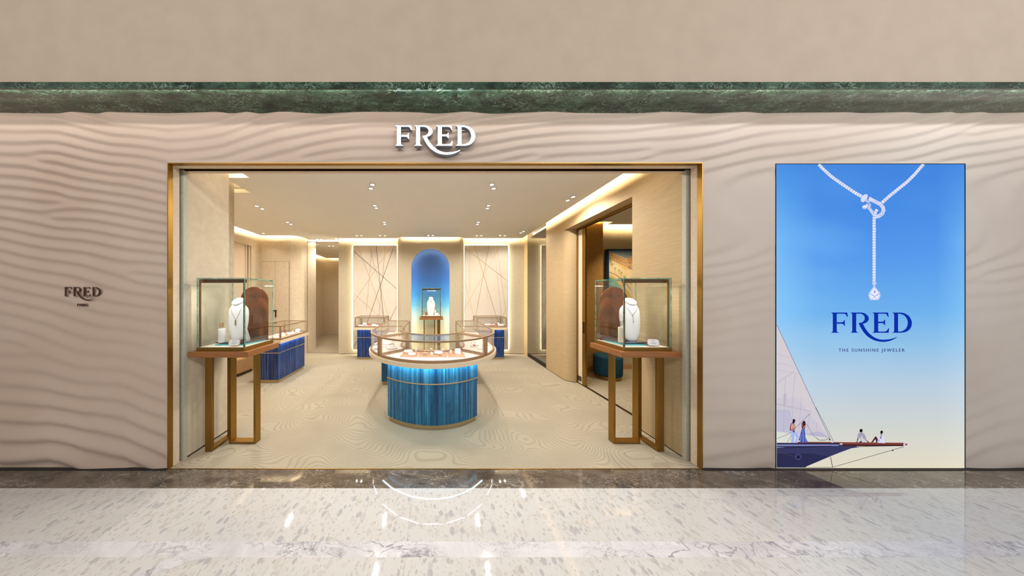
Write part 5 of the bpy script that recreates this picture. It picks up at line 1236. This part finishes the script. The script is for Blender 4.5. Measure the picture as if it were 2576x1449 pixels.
inst('cB', b_cyl(jewel='gold'), 'display_cylinder', P(1084.5, 884.5, TR), 'white cylinder with hanging earrings behind the middle tray', 'display block', G1, 0, 1.1)
inst('cA', None, 'display_cylinder', P(1086, 893.5, TR), 'plain white cylinder standing front centre of middle tray', 'display block', G1, 0, 1.03)
inst('cA', None, 'display_cylinder', P(1113.5, 884, TR), 'white cylinder behind the round cushion of middle tray', 'display block', G1, 0, 1.03)
inst('cA', None, 'display_cylinder', P(1134, 888.5, TR), 'white cylinder at left of the right wooden tray', 'display block', G1)
inst('bx', b_box(), 'ring_box', P(1152, 890.5, TR), 'open white ring box on the right wooden tray', 'ring box', G1, 0, .95)
inst('sd', b_saddle(), 'bracelet_stand', P(1069, 892.5, TR), 'beige saddle stand with gold bracelet on middle tray', 'bracelet stand', G1)
br2 = MB()
for k in range(9): br2.tube([(.003*math.cos(t_)+k*.0055, .003*math.sin(t_)+.0025*math.sin(k*1.3), .003) for t_ in [2*PI*i/8 for i in range(8)]], .0013, 5, closed=True)
q_ = P(1102.5, 895, TR); tag(br2.build('bracelet', M['bronze2'], xf=Matrix.Translation(q_)), 'dark link bracelet lying at front of middle wooden tray', 'bracelet')
# left curved case
G2 = 'white pieces in the left curved case'
inst('dm', b_dome(), 'bracelet_cushion', P(986.5, 876.5, CF), 'stacked round cushion with arched bracelet in left curved case', 'jewellery cushion', G2, .5, 1.12)
inst('dB', b_disc('white', None, .07), 'jewellery_plate', P(975, 865, CF), 'wide flat round plate at left middle of left curved case', 'jewellery plate', G2, 0, (1.05, .95, .8))
inst('dB', None, 'jewellery_plate', P(968, 872, CF), 'small flat plate behind the corner post of left case', 'jewellery plate', G2, 0, (.6, .55, .6))
inst('lf', b_leaf(), 'leaf_display', P(947, 868, CF), 'rear leaf shaped white pad at the far left of left case', 'jewellery pad', G2, .9)
inst('lf', None, 'leaf_display', P(948, 879, CF), 'front leaf shaped white pad at the far left of left case', 'jewellery pad', G2, .7)
inst('dC', b_disc('white', None, .05), 'ring_cushion', P(982, 833+9, CF), 'left round cushion far back in the left arm case', 'jewellery cushion', G2, 0, 1.0)
inst('dC', None, 'ring_cushion', P(1003, 842, CF), 'right round cushion far back in the left arm case', 'jewellery cushion', G2, 0, 1.0)
inst('cA', None, 'display_cylinder', P(996, 836, CF), 'white cylinder furthest back in the left arm case', 'display block', G2, 0, 1.2)
# right curved case
G3 = 'pieces in the right curved case'
inst('dB', None, 'jewellery_plate', P(1198, 871, CF), 'wide flat plate lying middle of right curved case', 'jewellery plate', G3, 0, (1.15, .9, .6))
inst('dA', None, 'ring_cushion', (P(1198, 871, CF)[0], P(1198, 871, CF)[1], CF+.013), 'round cushion with ring stacked on the wide plate', 'jewellery cushion', G3, 0, 1.05)
inst('tW', b_tpost('white'), 'earring_stand', P(1184.5, 874, CF), 'small white earring stand in right curved case', 'earring stand', G3)
inst('tC', b_tpost('copper2'), 'earring_stand', P(1193.5, 872.5, CF), 'small copper earring stand in right curved case', 'earring stand', G3)
inst('dA', None, 'ring_cushion', P(1209, 877.5, CF), 'round cushion with ring nearest the right corner post', 'jewellery cushion', G3, 0, .9)
inst('dC', None, 'ring_cushion', P(1222, 868, CF), 'flat cushion behind the right corner post', 'jewellery cushion', G3, 0, (1.2, .8, .7))
inst('lf', None, 'leaf_display', P(1200, 844, CF), 'leaf shaped white pad in the right arm case', 'jewellery pad', G3, .6)
inst('lf', None, 'leaf_display', P(1172, 842, CF), 'leaf shaped white pad at inner side of right arm', 'jewellery pad', G3, 1.1)
inst('dC', None, 'ring_cushion', P(1190, 847, CF), 'flat round cushion in the straight right arm case', 'jewellery cushion', G3, 0, 1.1)
# left counter case
CL = 0.735+.0125; G4 = 'pieces in the left counter case'
inst('lt', b_slab(.20, .62, .008, 'traywood'), 'display_tray', (-2.72, 4.14, CL), 'long wooden tray in the navy left counter', 'tray', G4)
CLT = CL+.0085
def C4(px, py): return P(px, py, CLT)
inst('dB', None, 'jewellery_plate', (-2.90, 3.83, CL), 'wide flat white plate at front of left counter case', 'jewellery plate', G4, 0, (.9, .8, .8))
inst('dC', None, 'ring_cushion', (-2.73, 3.87, CLT), 'flat round cushion behind the front post of left counter', 'jewellery cushion', G4, 0, .8)
inst('wb', b_slab(.10, .07, .045, 'white', .015), 'display_block', (-2.735, 4.03, CLT), 'large white rounded block in the left counter case', 'display block', G4, .3)
inst('cA', None, 'display_cylinder', (-2.85, 4.04, CL), 'white cylinder left of the rounded block in left counter', 'display block', G4, 0, 1.3)
inst('cA', None, 'display_cylinder', (-2.652, 4.08, CLT), 'white cylinder right of the rounded block in left counter', 'display block', G4, 0, 1.15)
inst('tC', None, 'earring_stand', (-2.80, 4.21, CLT), 'copper earring stand at back of left counter case', 'earring stand', G4, 0, 1.2)
inst('dC', None, 'ring_cushion', (-2.70, 4.19, CLT), 'round cushion in the middle of left counter tray', 'jewellery cushion', G4, 0, 1.0)
inst('dm', None, 'bracelet_cushion', (-2.72, 4.30, CLT), 'arched bracelet cushion in the left counter case', 'jewellery cushion', G4, .4, .75)
inst('bx', None, 'ring_box', (-2.70, 4.42, CLT), 'open white box at far end of left counter tray', 'ring box', G4, .3, 1.05)
# rear left counter case
CR_ = 0.75+.0125; G5 = 'pieces in the rear left counter case'
inst('pt', b_slab(.28, .22, .010, 'white', .01), 'jewellery_plate', P(937, 819.2, CR_), 'flat white rectangular board in rear left counter', 'jewellery plate', G5, .2)
CRT = CR_+.0105
inst('dC', None, 'ring_cushion', P(907, 820.2, CR_), 'white cushion at far left of rear left counter', 'jewellery cushion', G5, 0, 1.25)
def b_roll():
    T = Matrix.Translation((0, 0, .033)) @ Matrix.Rotation(PI/2, 4, 'Y') @ Matrix.Translation((0, 0, -.04))
    r1 = MB().lathe([(.030, 0), (.033, .004), (.033, .076), (.030, .08)], seg=24); r1.v = [tuple(T @ Vector(v)) for v in r1.v]
    out = [('roll', mesh_of(r1, M['white']))]
    for x_ in (-.02, .0, .02): out.append(('bracelet', mesh_of(MB().tube([(x_, .034*math.cos(t_), .033+.034*math.sin(t_)) for t_ in [2*PI*i/24 for i in range(24)]], .0018, 6, closed=True), M['gold'])))
    return out
inst('rl', b_roll, 'bracelet_roll', P(917.5, 818.6, CR_), 'white roll with three gold bracelets in rear left counter', 'bracelet roll', G5, .1)
inst('dK', b_disc('copper2', None, .055), 'jewellery_plate', P(929.5, 818.6, CRT), 'round copper plate in rear left counter', 'jewellery plate', G5)
inst('dB', None, 'jewellery_plate', P(939.5, 817.2, CRT), 'round white plate in rear left counter', 'jewellery plate', G5, 0, .85)
inst('cK', b_slab(.04, .04, .028, 'copper2'), 'display_block', P(955, 817.5, CRT), 'small copper cube at right of rear left counter', 'display block', G5)
G6 = 'pieces in the rear right counter case'
inst('pk', b_slab(.24, .17, .010, 'copper2', .006), 'jewellery_plate', P(1229, 819.0, CR_), 'flat copper board in rear right counter', 'jewellery plate', G6)
inst('dB', None, 'jewellery_plate', P(1227, 817.6, CRT), 'large white round plate on the copper board', 'jewellery plate', G6, 0, 1.2)
inst('dC', None, 'ring_cushion', P(1241.5, 817.5, CRT), 'small white cushion beside the large round plate', 'jewellery cushion', G6, 0, .9)
inst('dK', None, 'jewellery_plate', P(1247.8, 819, CR_), 'round copper plate in rear right counter', 'jewellery plate', G6, 0, .95)
inst('cA', None, 'display_cylinder', P(1254, 818.2, CR_), 'white cylinder with gold ring in rear right counter', 'display block', G6, 0, 1.6)
name_card(*P(1261.5, 820, CR_), -.1, 'white name card in the rear right counter', .11, .05)

# ------------------------------------------------------------------ ottoman, armchair, painting
ot = empty('ottoman', (3.17, 4.05, 0), 'round petrol blue velvet ottoman with bronze plinth in side room', 'ottoman')
MB().lathe([(.195, 0), (.195, .055)], seg=48).build('plinth', M['bronze'], ot, local=True, smooth=True)
MB().lathe([(.17, .055), (.19, .058), (.207, .068), (.216, .090), (.217, .2), (.217, .375), (.213, .395), (.200, .407), (.17, .412), (.02, .414)], seg=48).build('cushion', M['velvet'], ot, local=True, smooth=True)
ch = empty('armchair', (-3.80, 4.25, 0.0), 'low tan leather tub chair behind the left display stand', 'chair')
MB().prism([(x_-3.80, y_+4.25) for x_, y_ in rrect(.52, .50, .10)], .05, .34).build('seat', M['leather'], ch, bevel=.03)
bk = [( .26*math.cos(math.radians(a_))-3.80, .25*math.sin(math.radians(a_))+4.25) for a_ in range(-60, 241, 12)]
MB().wallstrip(bk[::-1], .07, .10, .60).build('backrest', M['leather'], ch, smooth=True, bevel=.02)
for sx_, sy_ in ((-1, -1), (1, -1), (-1, 1), (1, 1)): MB().lathe([(.012, 0), (.016, .05)], -3.80+sx_*.18, 4.25+sy_*.17, 12).build('leg', M['black'], ch)

pt = empty('framed_painting', (3.95, 4.50, 1.22), 'seaside watercolour in a deep blue frame on the side room wall', 'painting')
PXa, PXb, PZa, PZb = 3.475, 4.55, 1.22, 2.415
f_ = MB(); f_.box(PXa, PXa+.025, 4.43, 4.52, PZa, PZb).box(PXb-.025, PXb, 4.43, 4.52, PZa, PZb).box(PXa+.025, PXb-.025, 4.43, 4.52, PZb-.025, PZb).box(PXa+.025, PXb-.025, 4.43, 4.52, PZa, PZa+.025)
f_.build('frame', M['blueframe'], pt, bevel=.002)
MB().box(PXa+.025, PXb-.025, 4.48, 4.515, PZa+.025, PZb-.025).build('canvas', M['paper'], pt)
kz = FOC/4.48
def pf(polys, rgb, lay):
    mb = MB()
    for pl in polys:
        pts = [(PXa+.025+p[0]*1.025, PZb-.025-p[1]*1.145) for p in pl]; n = len(pts)
        A = sum(pts[i][0]*pts[(i+1) % n][1]-pts[(i+1) % n][0]*pts[i][1] for i in range(n))
        if A < 0: pts = pts[::-1]
        mb.add([(p[0], 4.4798-.0003*lay, p[1]) for p in pts], [tuple(range(n))])
    mb.build('painted_area', plain('paint_%d_%d_%d' % rgb, rgb, .8, 0, .12, 20), pt)
S_ = 0.55    # visible part of the picture is its left half
def q(pts): return [(x_*S_, y_*S_*.98) for x_, y_ in pts]
pf([q([(.05,0),(1.8,0),(1.8,.26),(1.3,.28),(.9,.26),(.70,.26),(.45,.16),(.2,.06)])], (150, 176, 196), 1)
pf([q([(0,.0),(.05,0),(.2,.08),(.45,.19),(.68,.29),(.80,.32),(1.2,.34),(1.8,.36),(1.8,.8),(1.1,.75),(.6,.50),(.2,.32),(0,.24)])], (214, 178, 130), 1)
pf([q([(.72,.22),(.78,.19),(.86,.17),(.95,.19),(1.0,.24),(1.0,.33),(.72,.33)])], (216, 168, 136), 2)
pf([q([(.40,.45),(.44,.45),(.70,.60),(.67,.63)])], (236, 200, 62), 3)
pf([q([(0,.74),(.25,.86),(.55,1.1),(.8,1.4),(1.0,1.8),(1.0,2.0),(.85,2.0),(.55,1.4),(.3,1.06),(0,.86)])], (226, 190, 96), 2)
pf([q([(0,.83),(.15,.88),(.35,1.02),(.55,1.25),(.75,1.6),(.9,2.02),(0,2.02)])], (112, 176, 176), 3)
pf([q([(.05,.95),(.2,1.0),(.15,1.03),(.04,1.0)]), q([(.1,1.12),(.3,1.17),(.22,1.2),(.08,1.17)]), q([(.3,1.3),(.5,1.4),(.45,1.44),(.28,1.36)]), q([(.05,1.5),(.3,1.55),(.2,1.6)])], (70, 146, 158), 4)
wn = []
for k in range(11):
    wn.append(q([(.06+k*.06, .10+k*.028), (.075+k*.06, .105+k*.028), (.075+k*.06, .16+k*.028), (.06+k*.06, .155+k*.028)])); wn.append(q([(.06+k*.06, .20+k*.03), (.075+k*.06, .205+k*.03), (.075+k*.06, .25+k*.03), (.06+k*.06, .245+k*.03)]))
for k in range(5): wn.append(q([(.76+k*.06, .36), (.78+k*.06, .36), (.78+k*.06, .43), (.76+k*.06, .43)])); wn.append(q([(.76+k*.06, .5), (.78+k*.06, .5), (.78+k*.06, .6), (.76+k*.06, .6)]))
pf(wn, (142, 100, 74), 4)
pf([q(s) for s in stroke([(0, .68), (.3, .79), (.6, 1.0), (.85, 1.3)], .012)]+[q(s) for s in stroke([(0, .66), (.3, .765), (.6, .975), (.85, 1.27)], .006)], (128, 84, 58), 4)
palms = []; trunks = []
for (cx_, cy_, r_) in ((.04,.40,.05),(.10,.24,.05),(.17,.45,.05),(.12,.32,.05),(.28,.57,.05),(.42,.64,.05),(.50,.72,.05),(.62,.86,.06),(.74,.94,.06),(.84,1.02,.07),(.95,1.1,.07)):
    for k in range(7):
        a_ = 2*PI*k/7+.3; palms.append(q([(cx_, cy_), (cx_+r_*math.cos(a_-.2)*.7, cy_+r_*math.sin(a_-.2)*.7), (cx_+r_*math.cos(a_), cy_+r_*math.sin(a_)), (cx_+r_*math.cos(a_+.2)*.7, cy_+r_*math.sin(a_+.2)*.7)]))
    trunks += [q(s) for s in stroke([(cx_, cy_), (cx_+.005, cy_+.14)], .007)]
pf(trunks, (160, 122, 80), 5); pf(palms, (112, 158, 66), 6)
